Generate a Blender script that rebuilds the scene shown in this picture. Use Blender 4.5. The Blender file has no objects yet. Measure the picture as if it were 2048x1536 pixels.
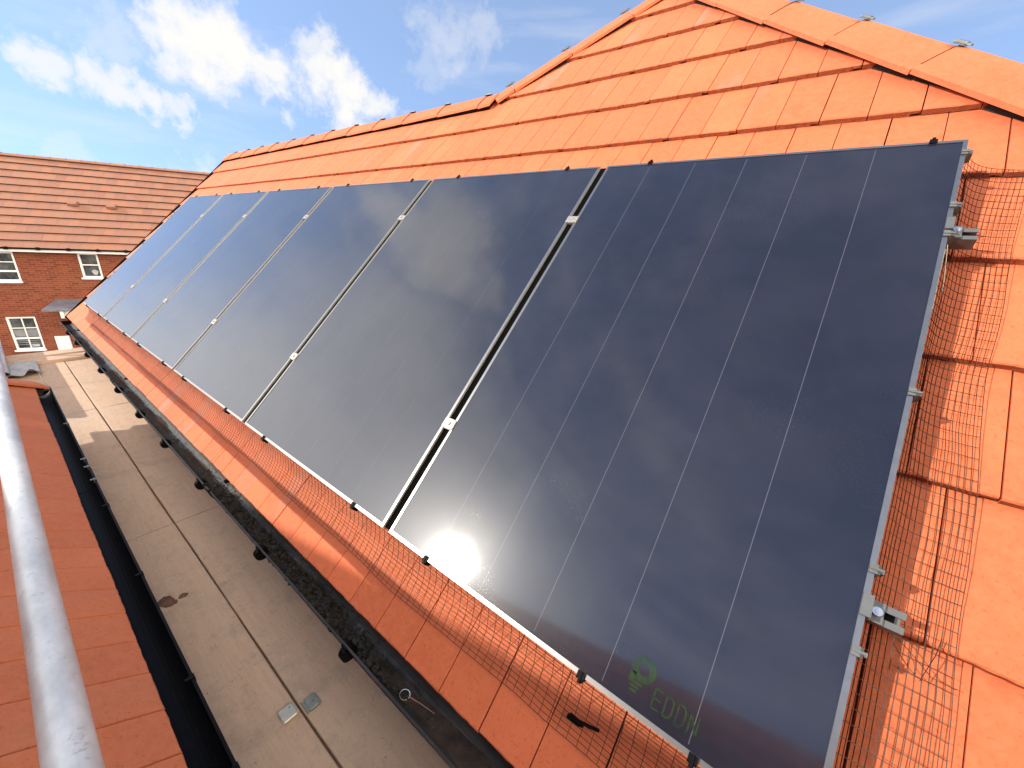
import bpy, bmesh, math, random
from mathutils import Vector, Matrix, noise
random.seed(7)
sc = bpy.context.scene
col = sc.collection
R_ = math.radians
AL = R_(45.3); CA, SA = math.cos(AL), math.sin(AL)
CAM = Vector((-0.19478, -0.62090, 0.91126))

def RW(X, Y, N):                    # front-slope coordinates (along eaves, up slope, off surface) -> world
    return Vector((X, Y*CA - N*SA, Y*SA + N*CA))

# ------------------------------------------------------------------ object helpers
def chain(o):
    m = o.matrix_basis.copy()
    while o.parent:
        o = o.parent; m = o.matrix_basis @ m
    return m
def tag(o, label=None, cat=None, group=None, kind=None):
    if label: o['label'] = label
    if cat: o['category'] = cat
    if group: o['group'] = group
    if kind: o['kind'] = kind
    return o
def thing(name, label, cat, loc=(0, 0, 0), rot=(0, 0, 0), group=None):
    o = bpy.data.objects.new(name, None); col.objects.link(o)
    o.location = loc; o.rotation_euler = rot; o.empty_display_size = .1
    return tag(o, label, cat, group)
def copy_tree(o, parent=None):
    c = o.copy(); col.objects.link(c); c.parent = parent
    for ch in [x for x in o.children]: copy_tree(ch, c)
    return c

class MB:
    def __init__(s): s.v = []; s.f = []; s.mi = []; s.cur = 0
    def add(s, vs, fs):
        b = len(s.v); s.v += [Vector(v) for v in vs]
        s.f += [tuple(b+i for i in f) for f in fs]; s.mi += [s.cur]*len(fs)
        return s
    def box(s, a, b, F=None):
        x0, y0, z0 = a; x1, y1, z1 = b
        if x0 > x1: x0, x1 = x1, x0
        if y0 > y1: y0, y1 = y1, y0
        if z0 > z1: z0, z1 = z1, z0
        vs = [(x0,y0,z0),(x1,y0,z0),(x1,y1,z0),(x0,y1,z0),(x0,y0,z1),(x1,y0,z1),(x1,y1,z1),(x0,y1,z1)]
        if F: vs = [F(*v) for v in vs]
        return s.add(vs, [(0,3,2,1),(4,5,6,7),(0,1,5,4),(1,2,6,5),(2,3,7,6),(3,0,4,7)])
    def cbox(s, a, b, c=.002, F=None):      # box with chamfered upright (z) and top edges
        x0, y0, z0 = a; x1, y1, z1 = b
        def ring(i, z): return [(x0+i+c,y0+i,z),(x1-i-c,y0+i,z),(x1-i,y0+i+c,z),(x1-i,y1-i-c,z),(x1-i-c,y1-i,z),(x0+i+c,y1-i,z),(x0+i,y1-i-c,z),(x0+i,y0+i+c,z)]
        vs = ring(0, z0) + ring(0, z1-c) + ring(c*.8, z1)
        if F: vs = [F(*v) for v in vs]
        fs = [tuple(reversed(range(8))), tuple(range(16, 24))]
        for r in (0, 8):
            for i in range(8):
                j = (i+1) % 8; fs.append((r+i, r+j, r+8+j, r+8+i))
        return s.add(vs, fs)
    def tube(s, pts, r, n=6, caps=True, closed=False):
        pts = [Vector(p) for p in pts]; m = len(pts); rings = []
        up = None
        for i, p in enumerate(pts):
            if closed: t = pts[(i+1) % m] - pts[i-1]
            else: t = pts[min(i+1, m-1)] - pts[max(i-1, 0)]
            t.normalize()
            if up is None or abs(up.dot(t)) > .95:
                up = Vector((0, 0, 1)) if abs(t.z) < .9 else Vector((1, 0, 0))
            a = t.cross(up).normalized(); b = a.cross(t).normalized(); up = b
            rr = r[i] if isinstance(r, (list, tuple)) else r
            rings.append([p + a*rr*math.cos(2*math.pi*k/n) + b*rr*math.sin(2*math.pi*k/n) for k in range(n)])
        vs = [v for q in rings for v in q]; fs = []
        for i in range(m if closed else m-1):
            for k in range(n):
                a0 = i*n+k; a1 = i*n+(k+1) % n; b0 = ((i+1) % m)*n+k; b1 = ((i+1) % m)*n+(k+1) % n
                fs.append((a0, a1, b1, b0))
        if caps and not closed:
            fs.append(tuple(reversed(range(n)))); fs.append(tuple(range((m-1)*n, m*n)))
        return s.add(vs, fs)
    def prism(s, prof, P0, P1, A, B, closed=True, caps=True):   # profile (a,b) swept from P0 to P1
        n = len(prof)
        vs = [P + A*a + B*b for P in (P0, P1) for a, b in prof]
        fs = [(i, (i+1) % n, n+(i+1) % n, n+i) for i in range(n if closed else n-1)]
        if caps and closed: fs += [tuple(reversed(range(n))), tuple(range(n, 2*n))]
        return s.add(vs, fs)
    def cyl(s, c, axis, r, h, n=12, F=None):
        axis = Vector(axis).normalized(); c = Vector(c)
        return s.tube([c, c+axis*h], r, n)
    def clip(s, planes):                # keep the side where (p-co).no <= 0
        bm = bmesh.new()
        vs = [bm.verts.new(v) for v in s.v]
        for f in s.f:
            try: bm.faces.new([vs[i] for i in f])
            except ValueError: pass
        for co, no in planes:
            bmesh.ops.bisect_plane(bm, geom=bm.verts[:]+bm.edges[:]+bm.faces[:], plane_co=co, plane_no=no, clear_outer=True)
        bm.verts.index_update()
        s.v = [v.co.copy() for v in bm.verts]; s.f = [tuple(v.index for v in f.verts) for f in bm.faces]; s.mi = [0]*len(s.f)
        bm.free(); return s
    def build(s, name, mat, parent=None, smooth=False, local=False):
        if parent and not local:
            inv = chain(parent).inverted(); vs = [inv @ v for v in s.v]; loc = None
        elif not parent:
            lo = Vector([min(v[i] for v in s.v) for i in range(3)]); hi = Vector([max(v[i] for v in s.v) for i in range(3)])
            loc = Vector(((lo.x+hi.x)/2, (lo.y+hi.y)/2, lo.z)); vs = [v-loc for v in s.v]
        else: vs = s.v; loc = None
        me = bpy.data.meshes.new(name); me.from_pydata([tuple(v) for v in vs], [], s.f); me.validate()
        for m in (mat if isinstance(mat, (list, tuple)) else [mat]): me.materials.append(m)
        if isinstance(mat, (list, tuple)) and len(me.polygons) == len(s.mi):
            for p, i in zip(me.polygons, s.mi): p.material_index = i
        if smooth:
            for p in me.polygons: p.use_smooth = True
        me.update()
        o = bpy.data.objects.new(name, me); col.objects.link(o)
        if loc: o.location = loc
        if parent: o.parent = parent
        return o

# ------------------------------------------------------------------ materials
class NT:
    def __init__(s, name):
        s.m = bpy.data.materials.new(name); s.m.use_nodes = True; s.t = s.m.node_tree
        s.b = s.t.nodes['Principled BSDF']; s.co = None
    def n(s, typ, **kw):
        o = s.t.nodes.new(typ)
        for k, v in kw.items():
            if k in o.inputs: o.inputs[k].default_value = v
            else: setattr(o, k, v)
        return o
    def l(s, a, b): s.t.links.new(a, b)
    def coord(s):
        if not s.co: s.co = s.n('ShaderNodeTexCoord').outputs['Object']
        return s.co
    def noise(s, scale, detail=4, rough=.6, vec=None, stretch=None):
        v = vec or s.coord()
        if stretch:
            mp = s.n('ShaderNodeMapping'); mp.inputs['Scale'].default_value = stretch; s.l(v, mp.inputs[0]); v = mp.outputs[0]
        t = s.n('ShaderNodeTexNoise'); t.inputs['Scale'].default_value = scale; t.inputs['Detail'].default_value = detail; t.inputs['Roughness'].default_value = rough
        s.l(v, t.inputs['Vector']); return t.outputs['Fac']
    def ramp(s, fac, stops):
        r = s.n('ShaderNodeValToRGB'); e = r.color_ramp.elements
        while len(e) < len(stops): e.new(.5)
        for i, (p, c) in enumerate(stops):
            e[i].position = p; e[i].color = (c, c, c, 1) if isinstance(c, (int, float)) else (*c, 1)
        s.l(fac, r.inputs[0]); return r.outputs[0]
    def mix(s, fac, a, b, mode='MIX'):
        m = s.n('ShaderNodeMix', data_type='RGBA', blend_type=mode)
        for sock, v in ((m.inputs[0], fac), (m.inputs[6], a), (m.inputs[7], b)):
            if isinstance(v, (int, float)): sock.default_value = v
            elif isinstance(v, tuple): sock.default_value = (*v, 1)
            else: s.l(v, sock)
        return m.outputs[2]
    def math(s, op, a, b=None, c=None):
        m = s.n('ShaderNodeMath', operation=op)
        for i, v in enumerate((a, b, c)):
            if v is None: continue
            if isinstance(v, (int, float)): m.inputs[i].default_value = v
            else: s.l(v, m.inputs[i])
        return m.outputs[0]
    def bump(s, h, strength=.3, dist=.002):
        b = s.n('ShaderNodeBump'); b.inputs['Strength'].default_value = strength; b.inputs['Distance'].default_value = dist
        s.l(h, b.inputs['Height']); s.l(b.outputs[0], s.b.inputs['Normal']); return b
    def setc(s, c):
        if isinstance(c, tuple): s.b.inputs['Base Color'].default_value = (*c, 1)
        else: s.l(c, s.b.inputs['Base Color'])
    def set(s, **kw):
        for k, v in kw.items():
            k = k.replace('_', ' ')
            if isinstance(v, (int, float)): s.b.inputs[k].default_value = v
            else: s.l(v, s.b.inputs[k])
        return s

def simple(name, c, rough=.5, metal=0., var=.25, scale=20, bump=0., bd=.001):
    t = NT(name); f = t.noise(scale, 5)
    lo = tuple(x*(1-var) for x in c); hi = tuple(min(1, x*(1+var)) for x in c)
    t.setc(t.ramp(f, [(.3, lo), (.7, hi)])); t.set(Roughness=rough, Metallic=metal)
    if bump: t.bump(t.noise(scale*6, 4), bump, bd)
    return t.m

def tile_mat(name, c, rough=.78, var=1., stain=.26):
    t = NT(name)
    g = t.n('ShaderNodeNewGeometry')
    isl = g.outputs['Random Per Island']
    base = t.mix(isl, tuple(x*(1-.15*var) for x in c), tuple(min(1, x*(1+.13*var)) for x in c))
    n1 = t.noise(3.2, 4, .6); n2 = t.noise(38, 5, .7)
    b2 = t.mix(t.ramp(n1, [(.35, 0.), (.7, 1.)]), base, (c[0]*.93, c[1]*.86, c[2]*.8))
    b3 = t.mix(t.ramp(n2, [(.40, 0.), (.72, .6)]), b2, (c[0]*1.1, c[1]*1.25, c[2]*1.5))
    # darker burnt flecks
    n3 = t.noise(120, 2, .5)
    b4 = t.mix(t.ramp(n3, [(.60, 0.), (.72, .45)]), b3, (c[0]*.5, c[1]*.4, c[2]*.4))
    # a few tiles carry a pale grey-violet bloom streaked down the slope
    n4 = t.noise(1.3, 3, .6, stretch=(3.2, .8, .8))
    pick = t.math('GREATER_THAN', t.math('FRACT', t.math('MULTIPLY', isl, 7.31)), .88)
    b5 = t.mix(t.math('MULTIPLY', t.ramp(n4, [(.5, 0.), (.64, stain)]), pick), b4, (.34, .27, .25))
    grime = t.ramp(t.noise(7, 6, .75, stretch=(1.8, .7, .7)), [(.60, 0.), (.74, .30)])
    b5 = t.mix(grime, b5, (c[0]*.45, c[1]*.55, c[2]*.9))
    t.setc(b5); t.set(Roughness=rough)
    t.bump(t.math('ADD', t.noise(150, 4, .75), t.math('MULTIPLY', t.noise(14, 3), 1.5)), .6, .002)
    return t.m

M = {}
M['tile'] = tile_mat('terracotta_tile', (.62, .152, .054))
M['tile_left'] = tile_mat('neighbour_terracotta', (.53, .16, .066), var=.9, stain=.06)
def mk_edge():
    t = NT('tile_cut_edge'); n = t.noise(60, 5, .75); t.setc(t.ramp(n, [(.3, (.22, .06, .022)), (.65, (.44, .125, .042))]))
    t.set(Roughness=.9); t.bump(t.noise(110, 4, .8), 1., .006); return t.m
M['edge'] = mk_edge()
def mk_fartile():
    t = NT('brown_concrete_tile'); g = t.n('ShaderNodeNewGeometry').outputs['Random Per Island']
    c = t.ramp(g, [(0., (.25, .115, .078)), (.45, (.275, .13, .087)), (.8, (.30, .145, .092)), (1., (.325, .135, .078))])
    c.node.color_ramp.interpolation = 'LINEAR'
    n = t.noise(2.5, 4); t.setc(t.mix(t.ramp(n, [(.4, 0.), (.7, .5)]), c, (.27, .14, .098))); t.set(Roughness=.85); return t.m
M['fartile'] = mk_fartile()
M['ridge'] = tile_mat('ridge_terracotta', (.60, .150, .055), stain=.2)
M['dark'] = simple('dark_void', (.02, .014, .012), .9)
M['deck'] = simple('roof_underlay', (.05, .03, .025), .9)
M['black_plastic'] = simple('black_gutter_plastic', (.003, .003, .0035), .55, 0, .4, 30, .2)
M['black_plastic'].node_tree.nodes['Principled BSDF'].inputs['Specular IOR Level'].default_value = .12
M['gap_black'] = simple('gap_shade_black', (.0025, .0025, .0025), .9, 0, .2, 30)
M['gap_black'].node_tree.nodes['Principled BSDF'].inputs['Specular IOR Level'].default_value = .05
M['clip_grey'] = simple('grey_plastic', (.13, .14, .14), .45, 0, .2, 60)
M['alu'] = simple('anodised_aluminium', (.40, .385, .35), .45, .5, .08, 40, .08)
M['lip'] = simple('frame_lip_metal', (.34, .335, .32), .30, .9, .08, 40)
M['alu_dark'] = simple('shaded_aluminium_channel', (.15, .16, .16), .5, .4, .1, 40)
M['steel'] = simple('bright_steel', (.72, .72, .72), .3, .9, .1, 50)
M['wire'] = simple('dark_mesh_wire', (.045, .018, .010), .5, .3, .3, 60)
M['upvc'] = simple('white_upvc', (.72, .73, .72), .35, 0, .04, 4)
M['render_white'] = simple('white_box_paint', (.66, .67, .65), .5, 0, .05, 6)
M['lead'] = simple('grey_lead', (.13, .13, .16), .6, 0, .25, 5)
M['cloth'] = simple('grey_dusty_sheet', (.40, .42, .44), .85, 0, .2, 12, .4, .004)
M['brass'] = simple('zinc_plate', (.62, .58, .46), .45, .5, .12, 30)
M['zinc_dull'] = simple('dull_zinc_plate', (.32, .34, .30), .5, .5, .2, 40)
M['ground'] = simple('dusty_ground', (.17, .15, .12), .95, 0, .3, .8, .4, .02)
M['path'] = simple('pale_paving', (.32, .30, .27), .9, 0, .15, 1.5)
M['leaf'] = simple('leaf_green', (.06, .09, .035), .7, 0, .4, 8)
M['bark'] = simple('bark', (.09, .065, .045), .9, 0, .3, 20)
M['clip_metal'] = simple('dull_clip_metal', (.16, .17, .16), .5, .5, .2, 40)
M['mud'] = simple('dried_mud', (.17, .085, .055), .95, 0, .5, 30, .8, .004)
M['silt'] = simple('gutter_silt', (.05, .033, .025), .95, 0, .6, 30, 1., .01)
M['moss'] = simple('black_rotted_moss', (.018, .015, .012), .95, 0, .7, 40, 1., .004)

def mk_board():
    t = NT('weathered_scaffold_board')
    grain = t.noise(9, 6, .7, stretch=(.7, 7, 7)); blotch = t.noise(2.6, 6, .65); fine = t.noise(85, 4, .7); mid = t.noise(17, 5, .7)
    c = t.ramp(grain, [(.25, (.52, .345, .24)), (.5, (.60, .41, .29)), (.75, (.66, .47, .34))])
    c = t.mix(t.ramp(blotch, [(.35, 0.), (.65, .6)]), c, (.60, .45, .32))
    c = t.mix(t.ramp(t.noise(5, 6, .75), [(.52, 0.), (.68, .5)]), c, (.36, .255, .20))
    c = t.mix(t.ramp(mid, [(.56, 0.), (.70, .4)]), c, (.32, .24, .17))
    c = t.mix(t.ramp(fine, [(.58, 0.), (.72, .45)]), c, (.24, .20, .14))
    t.setc(c); t.set(Roughness=.9)
    t.bump(t.math('ADD', grain, t.math('MULTIPLY', fine, .6)), .5, .003); return t.m
M['board'] = mk_board()

def mk_galv():
    t = NT('galvanised_tube'); n = t.noise(9, 5, .7, stretch=(.5, 1, 1)); s_ = t.noise(55, 4, .75)
    c = t.ramp(n, [(.3, (.42, .43, .43)), (.55, (.66, .68, .68)), (.75, (.82, .83, .81))])
    c = t.mix(t.ramp(s_, [(.60, 0.), (.70, .45)]), c, (.22, .21, .19))
    t.setc(c); t.set(Metallic=.30, Roughness=t.ramp(n, [(.3, .40), (.7, .6)]))
    t.bump(t.math('ADD', s_, n), .3, .0015); return t.m
M['galv'] = mk_galv()

def mk_gutter():
    t = NT('dusty_gutter'); n = t.noise(5, 5, .7, stretch=(.6, 3, 3)); d = t.noise(26, 4, .75)
    c = t.ramp(n, [(.35, (.020, .019, .019)), (.6, (.045, .040, .037)), (.75, (.075, .06, .048))])
    c = t.mix(t.ramp(d, [(.66, 0.), (.76, .5)]), c, (.04, .022, .014))
    t.setc(c); t.set(Roughness=t.ramp(d, [(.4, .38), (.65, .8)])); t.bump(d, .3, .002); return t.m
M['gutter'] = mk_gutter()

def mk_brick():
    t = NT('red_brickwork')
    mp = t.n('ShaderNodeMapping'); mp.inputs['Rotation'].default_value = (R_(90), 0, 0)
    t.l(t.coord(), mp.inputs[0])
    b = t.n('ShaderNodeTexBrick'); t.l(mp.outputs[0], b.inputs['Vector'])
    b.inputs['Scale'].default_value = 1.; b.inputs['Brick Width'].default_value = .225; b.inputs['Row Height'].default_value = .075
    b.inputs['Mortar Size'].default_value = .008; b.inputs['Mortar Smooth'].default_value = .2; b.inputs['Bias'].default_value = -.1
    b.inputs['Color1'].default_value = (.115, .020, .008, 1); b.inputs['Color2'].default_value = (.225, .050, .016, 1); b.inputs['Mortar'].default_value = (.21, .10, .06, 1)
    n = t.noise(1.5, 4)
    t.setc(t.mix(t.ramp(n, [(.4, 0.), (.75, .5)]), b.outputs['Color'], (.16, .038, .016))); t.set(Roughness=.9)
    t.bump(t.math('SUBTRACT', 1., b.outputs['Fac']), .5, .01); return t.m
M['brick'] = mk_brick()

def mk_glass_dark():
    t = NT('window_glass'); n = t.noise(2.3, 3); t.setc(t.ramp(n, [(.4, (.02, .025, .03)), (.65, (.10, .11, .12))]))
    t.set(Roughness=.06); t.b.inputs['IOR'].default_value = 1.6; return t.m
M['wglass'] = mk_glass_dark()
M['blind'] = simple('pale_blind', (.35, .37, .42), .6, 0, .2, 3)
M['curtain'] = simple('pale_curtain', (.30, .30, .31), .8, 0, .3, 4)

def mk_cells(name, lc):
    t = NT(name)
    sx = t.n('ShaderNodeSeparateXYZ'); t.l(t.coord(), sx.inputs[0])
    u = t.math('DIVIDE', t.math('SUBTRACT', sx.outputs[0], .0215), .1839)
    d = t.math('ABSOLUTE', t.math('SUBTRACT', u, t.math('ROUND', u)))
    line = t.math('LESS_THAN', d, .0008/.1839)
    inside = t.math('MULTIPLY', t.math('GREATER_THAN', u, .5), t.math('LESS_THAN', u, 5.5))
    yin = t.math('MULTIPLY', t.math('GREATER_THAN', sx.outputs[1], .018), t.math('LESS_THAN', sx.outputs[1], 1.756))
    line = t.math('MULTIPLY', t.math('MULTIPLY', line, inside), yin)
    v = t.math('DIVIDE', t.math('SUBTRACT', sx.outputs[1], .02), .0963)
    e = t.math('ABSOLUTE', t.math('SUBTRACT', v, t.math('ROUND', v)))
    row = t.math('MULTIPLY', t.math('LESS_THAN', e, .0004/.0963), .02)
    dust = t.noise(1.4, 5, .65)
    base = t.mix(t.ramp(t.noise(5, 2), [(.4, 0.), (.6, 1.)]), (.0085, .009, .018), (.0115, .012, .023))
    base = t.mix(t.ramp(dust, [(.45, 0.), (.8, .06)]), base, (.25, .23, .20))
    base = t.mix(row, base, (.30, .30, .33))
    base = t.mix(line, base, lc)
    t.setc(base)
    sp = t.noise(220, 2, .5); streak = t.noise(3.0, 4, .6)
    speck = t.ramp(t.noise(420, 2, .6, stretch=(1., .6, 1.)), [(.60, 0.), (.68, 1.)])
    rg = t.ramp(streak, [(.3, .052), (.7, .075)])
    t.set(Roughness=t.math('ADD', rg, t.math('MULTIPLY', t.math('MULTIPLY', speck, t.ramp(t.noise(2.1, 3), [(.45, 0.), (.65, 1.)])), .28)))
    t.b.inputs['IOR'].default_value = 1.66
    t.b.inputs['Coat Weight'].default_value = .42; t.b.inputs['Coat Roughness'].default_value = .30; t.b.inputs['Coat IOR'].default_value = 1.4
    h = t.math('ADD', t.math('MULTIPLY', t.noise(0.9, 2), 1.0), t.math('MULTIPLY', t.ramp(sp, [(.60, 0.), (.72, 1.)]), .012))
    t.bump(h, .12, .004); return t.m
M['cells'] = mk_cells('solar_cell_glass', (.038, .038, .048)); M['cells_near'] = mk_cells('solar_cell_glass_ribbon_glint', (.085, .085, .105))  # nearest panel's ribbons painted lighter for their glint
M['back'] = simple('panel_backsheet', (.02, .02, .022), .7)

# ------------------------------------------------------------------ tiling
def tiles(mb_top, F, xs, rows, gauge, phase, umin, umax, ntop=-.118, lap=.022, th=.0225, w=.150, half=.075, seed=1, vmax=None, rough=True, trim=False, gmin=.0015):
    """rows of half-width tile faces; F(u,v,n)->world. Front edges get material slot 1."""
    rnd = random.Random(seed)
    for k in rows:
        v0 = k*gauge + xs
        vf = v0 + (.012 if (k == -1 and trim) else 0)
        v1 = v0 + gauge + .03
        if vmax: v1 = min(v1, vmax)
        if v1 <= v0: continue
        off = phase + (half if k % 2 else 0)
        i0 = math.floor((umin-off)/w); i1 = math.ceil((umax-off)/w)
        for i in range(i0, i1):
            full = (i + (k//2)) % 2 == 0
            if full or i == i0: dz = rnd.uniform(-.0012, .0012); dv = rnd.uniform(-.0022, .0022); tw = rnd.uniform(-.001, .001)
            a = off + i*w; b = a + w
            ga = max(.0021, gmin) if full else gmin; gb = gmin if full else max(.0021, gmin)
            ua = max(a+ga, umin); ub = min(b-gb, umax)
            if ub-ua < .004: continue
            nf = ntop+dz; nb = ntop-lap*(v1-v0)/gauge+dz
            fr_ = [0, .14, .3, .47, .62, .76, .815, .83, 1] if rough else [0, 1]
            segs = len(fr_)-1
            top_f = []; top_c = []; bot_f = []
            for s_ in range(segs+1):
                u = ua + (ub-ua)*fr_[s_]
                j = rnd.uniform(-.0016, .0016) if rough else 0
                up_ = .010 if (rough and not full and s_ >= segs-1) else rnd.uniform(0, .002)
                bot_f.append(F(u, vf+dv-.001+j, nf-th+tw+up_))
                top_f.append(F(u, vf+dv+j*.8, nf-.003+rnd.uniform(-.0009, .0006)))
                top_c.append(F(u, vf+dv+.0035+rnd.uniform(0, .0015)*rough, nf))
            m = segs+1
            base = len(mb_top.v)
            vs = bot_f+top_f+top_c+[F(ua, v1, nb), F(ub, v1, nb), F(ua, v1, nb-.012), F(ub, v1, nb-.012)]
            fs = []; mi = []
            for s_ in range(segs):
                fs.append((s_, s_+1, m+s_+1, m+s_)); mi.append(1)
                fs.append((m+s_, m+s_+1, 2*m+s_+1, 2*m+s_)); mi.append(0)
            fs.append(tuple(range(2*m, 3*m)) + (3*m+1, 3*m)); mi.append(0)
            fs.append((3*m, 3*m+2, 0, m, 2*m)); mi.append(0)
            fs.append((3*m-1, 2*m-1, m-1, 3*m+3, 3*m+1)); mi.append(0)
            mb_top.v += vs; mb_top.f += [tuple(base+q for q in f) for f in fs]; mb_top.mi += mi

def tile_obj(mb, name, mats, parent, planes=None):
    """build with material slots kept through clipping"""
    me = bpy.data.meshes.new(name); bm = bmesh.new()
    inv = chain(parent).inverted()
    vs = [bm.verts.new(v) for v in mb.v]
    for f, mi in zip(mb.f, mb.mi):
        try: q = bm.faces.new([vs[i] for i in f]); q.material_index = mi
        except ValueError: pass
    for co, no in (planes or []):
        bmesh.ops.bisect_plane(bm, geom=bm.verts[:]+bm.edges[:]+bm.faces[:], plane_co=co, plane_no=no, clear_outer=True)
    bmesh.ops.transform(bm, matrix=inv, verts=bm.verts)
    bm.to_mesh(me); bm.free()
    for m in mats: me.materials.append(m)
    o = bpy.data.objects.new(name, me); col.objects.link(o); o.parent = parent; return o

# ================================================================== MAIN HOUSE
ROOF_L = -7.92; EAVE = -.287; G = .345
house = thing('tiled_house', 'house with bright orange tiled roof carrying the row of solar panels', 'house', (-3, 3, -4.7))
APX, APY, KR = -1.53125, 3.89625, 2.365      # hips: y = KR - x  (right),  y = x + KL (left)
KL = APY - APX
RIDGE_Y = 2.865; XJ = RIDGE_Y - KL
NS = -.135                              # nominal tile surface
def PR(x, y, n=NS): return RW(x, y, n)
# clip planes for hips (vertical-ish planes through hip line and the slope normal)
Nrm = RW(0, 0, 1) - RW(0, 0, 0)
dirR = (PR(KR-EAVE, EAVE) - PR(APX, APY)).normalized(); noR = dirR.cross(Nrm).normalized()
if noR.x < 0: noR = -noR
dirL = (PR(EAVE-KL, EAVE) - PR(APX, APY)).normalized(); noL = dirL.cross(Nrm).normalized()
if noL.x > 0: noL = -noL
mb = MB()
tiles(mb, RW, .058, range(-1, 12), G, .037, XJ, 3.0, seed=3, trim=True)
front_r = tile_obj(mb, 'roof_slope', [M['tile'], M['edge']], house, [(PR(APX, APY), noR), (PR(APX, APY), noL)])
mb = MB()
tiles(mb, RW, .058, range(-1, 9), G, .037, ROOF_L, XJ, seed=5, vmax=RIDGE_Y+.01, trim=True)
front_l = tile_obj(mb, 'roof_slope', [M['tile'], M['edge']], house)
# deck under the tiles
mb = MB()
def slab(mb, pts, n0=-.165, n1=-.20):
    top = [RW(x, y, n0) for x, y in pts]; bot = [RW(x, y, n1) for x, y in pts]; k = len(pts)
    mb.add(top+bot, [tuple(range(k)), tuple(reversed(range(k, 2*k)))] + [(i, k+i, k+(i+1) % k, (i+1) % k) for i in range(k)])
slab(mb, [(ROOF_L+.01, EAVE+.02), (KR-EAVE-.03, EAVE+.02), (APX, APY-.02), (XJ, RIDGE_Y-.01), (ROOF_L+.01, RIDGE_Y-.01)])
mb.build('roof_deck', M['deck'], house)
# side slope (right) : contains right hip, eave runs back along +y
A = PR(APX, APY); Ff = PR(KR-EAVE, EAVE)
upv = Vector((A.x-Ff.x, 0, A.z-Ff.z)).normalized()      # up the side slope, in xz
yv = Vector((0, 1, 0)); sn = yv.cross(upv) * -1
if sn.z < 0: sn = -sn
def FSide(u, v, n): return Ff + yv*u + upv*v + sn*(n-NS)
LS = (Vector((A.x-Ff.x, 0, A.z-Ff.z))).length
mb = MB()
tiles(mb, FSide, 0, range(0, 20), .345, .05, 0, 8.0, seed=8, vmax=LS, rough=False)
hn = dirR.cross(sn).normalized()
if hn.y > 0: hn = -hn
tile_obj(mb, 'roof_slope', [M['tile'], M['edge']], house, [(A, hn)])
# left side slope of the taller roof + back slope of the lower roof
mb = MB()
FL = PR(EAVE-KL, EAVE)
def quad(mb, a, b, c, d, t=.04):
    n = (b-a).cross(d-a).normalized()*t
    mb.add([a, b, c, d, a-n, b-n, c-n, d-n], [(0,1,2,3),(7,6,5,4),(0,4,5,1),(1,5,6,2),(2,6,7,3),(3,7,4,0)])
JL = PR(XJ, RIDGE_Y)
quad(mb, JL+Vector((0,0,-.01)), A+Vector((0,0,-.01)), A+yv*8+Vector((0,0,-.01)), JL+yv*8+Vector((0,0,-.01)))
quad(mb, JL, JL+yv*8, FL+yv*12, FL+yv*6.0)
RT = RW(ROOF_L, RIDGE_Y, NS); RE = RW(XJ, RIDGE_Y, NS)
bd = Vector((0, CA, -SA))*4.0
quad(mb, RE, RT, RT+bd, RE+bd)
mb.build('back_slope', M['tile'], house)
# walls
mb = MB()
mb.box((ROOF_L+.09, .21, -4.7), (2.35, 5.0, -.36))
mb.build('wall', M['brick'], house)
mb = MB()
mb.add([(ROOF_L+.09,.10,-.36),(ROOF_L+.09,5.0,-.36),(ROOF_L+.09,4.15,-.32),(ROOF_L+.09,RW(0,RIDGE_Y,-.21).y,RW(0,RIDGE_Y,-.21).z),
        (ROOF_L+.30,.10,-.36),(ROOF_L+.30,5.0,-.36),(ROOF_L+.30,4.15,-.32),(ROOF_L+.30,RW(0,RIDGE_Y,-.21).y,RW(0,RIDGE_Y,-.21).z)],
       [(0,1,2,3),(7,6,5,4),(0,4,5,1),(1,5,6,2),(2,6,7,3),(3,7,4,0)])
mb.build('gable', M['brick'], house)
# fascia
MB().box((ROOF_L+.02, -.040, -.50), (2.5, -.022, -.315)).build('fascia', M['black_plastic'], house)
MB().box((ROOF_L+.03, -.021, -.50), (2.5, .209, -.49)).build('soffit', M['upvc'], house)
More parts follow.
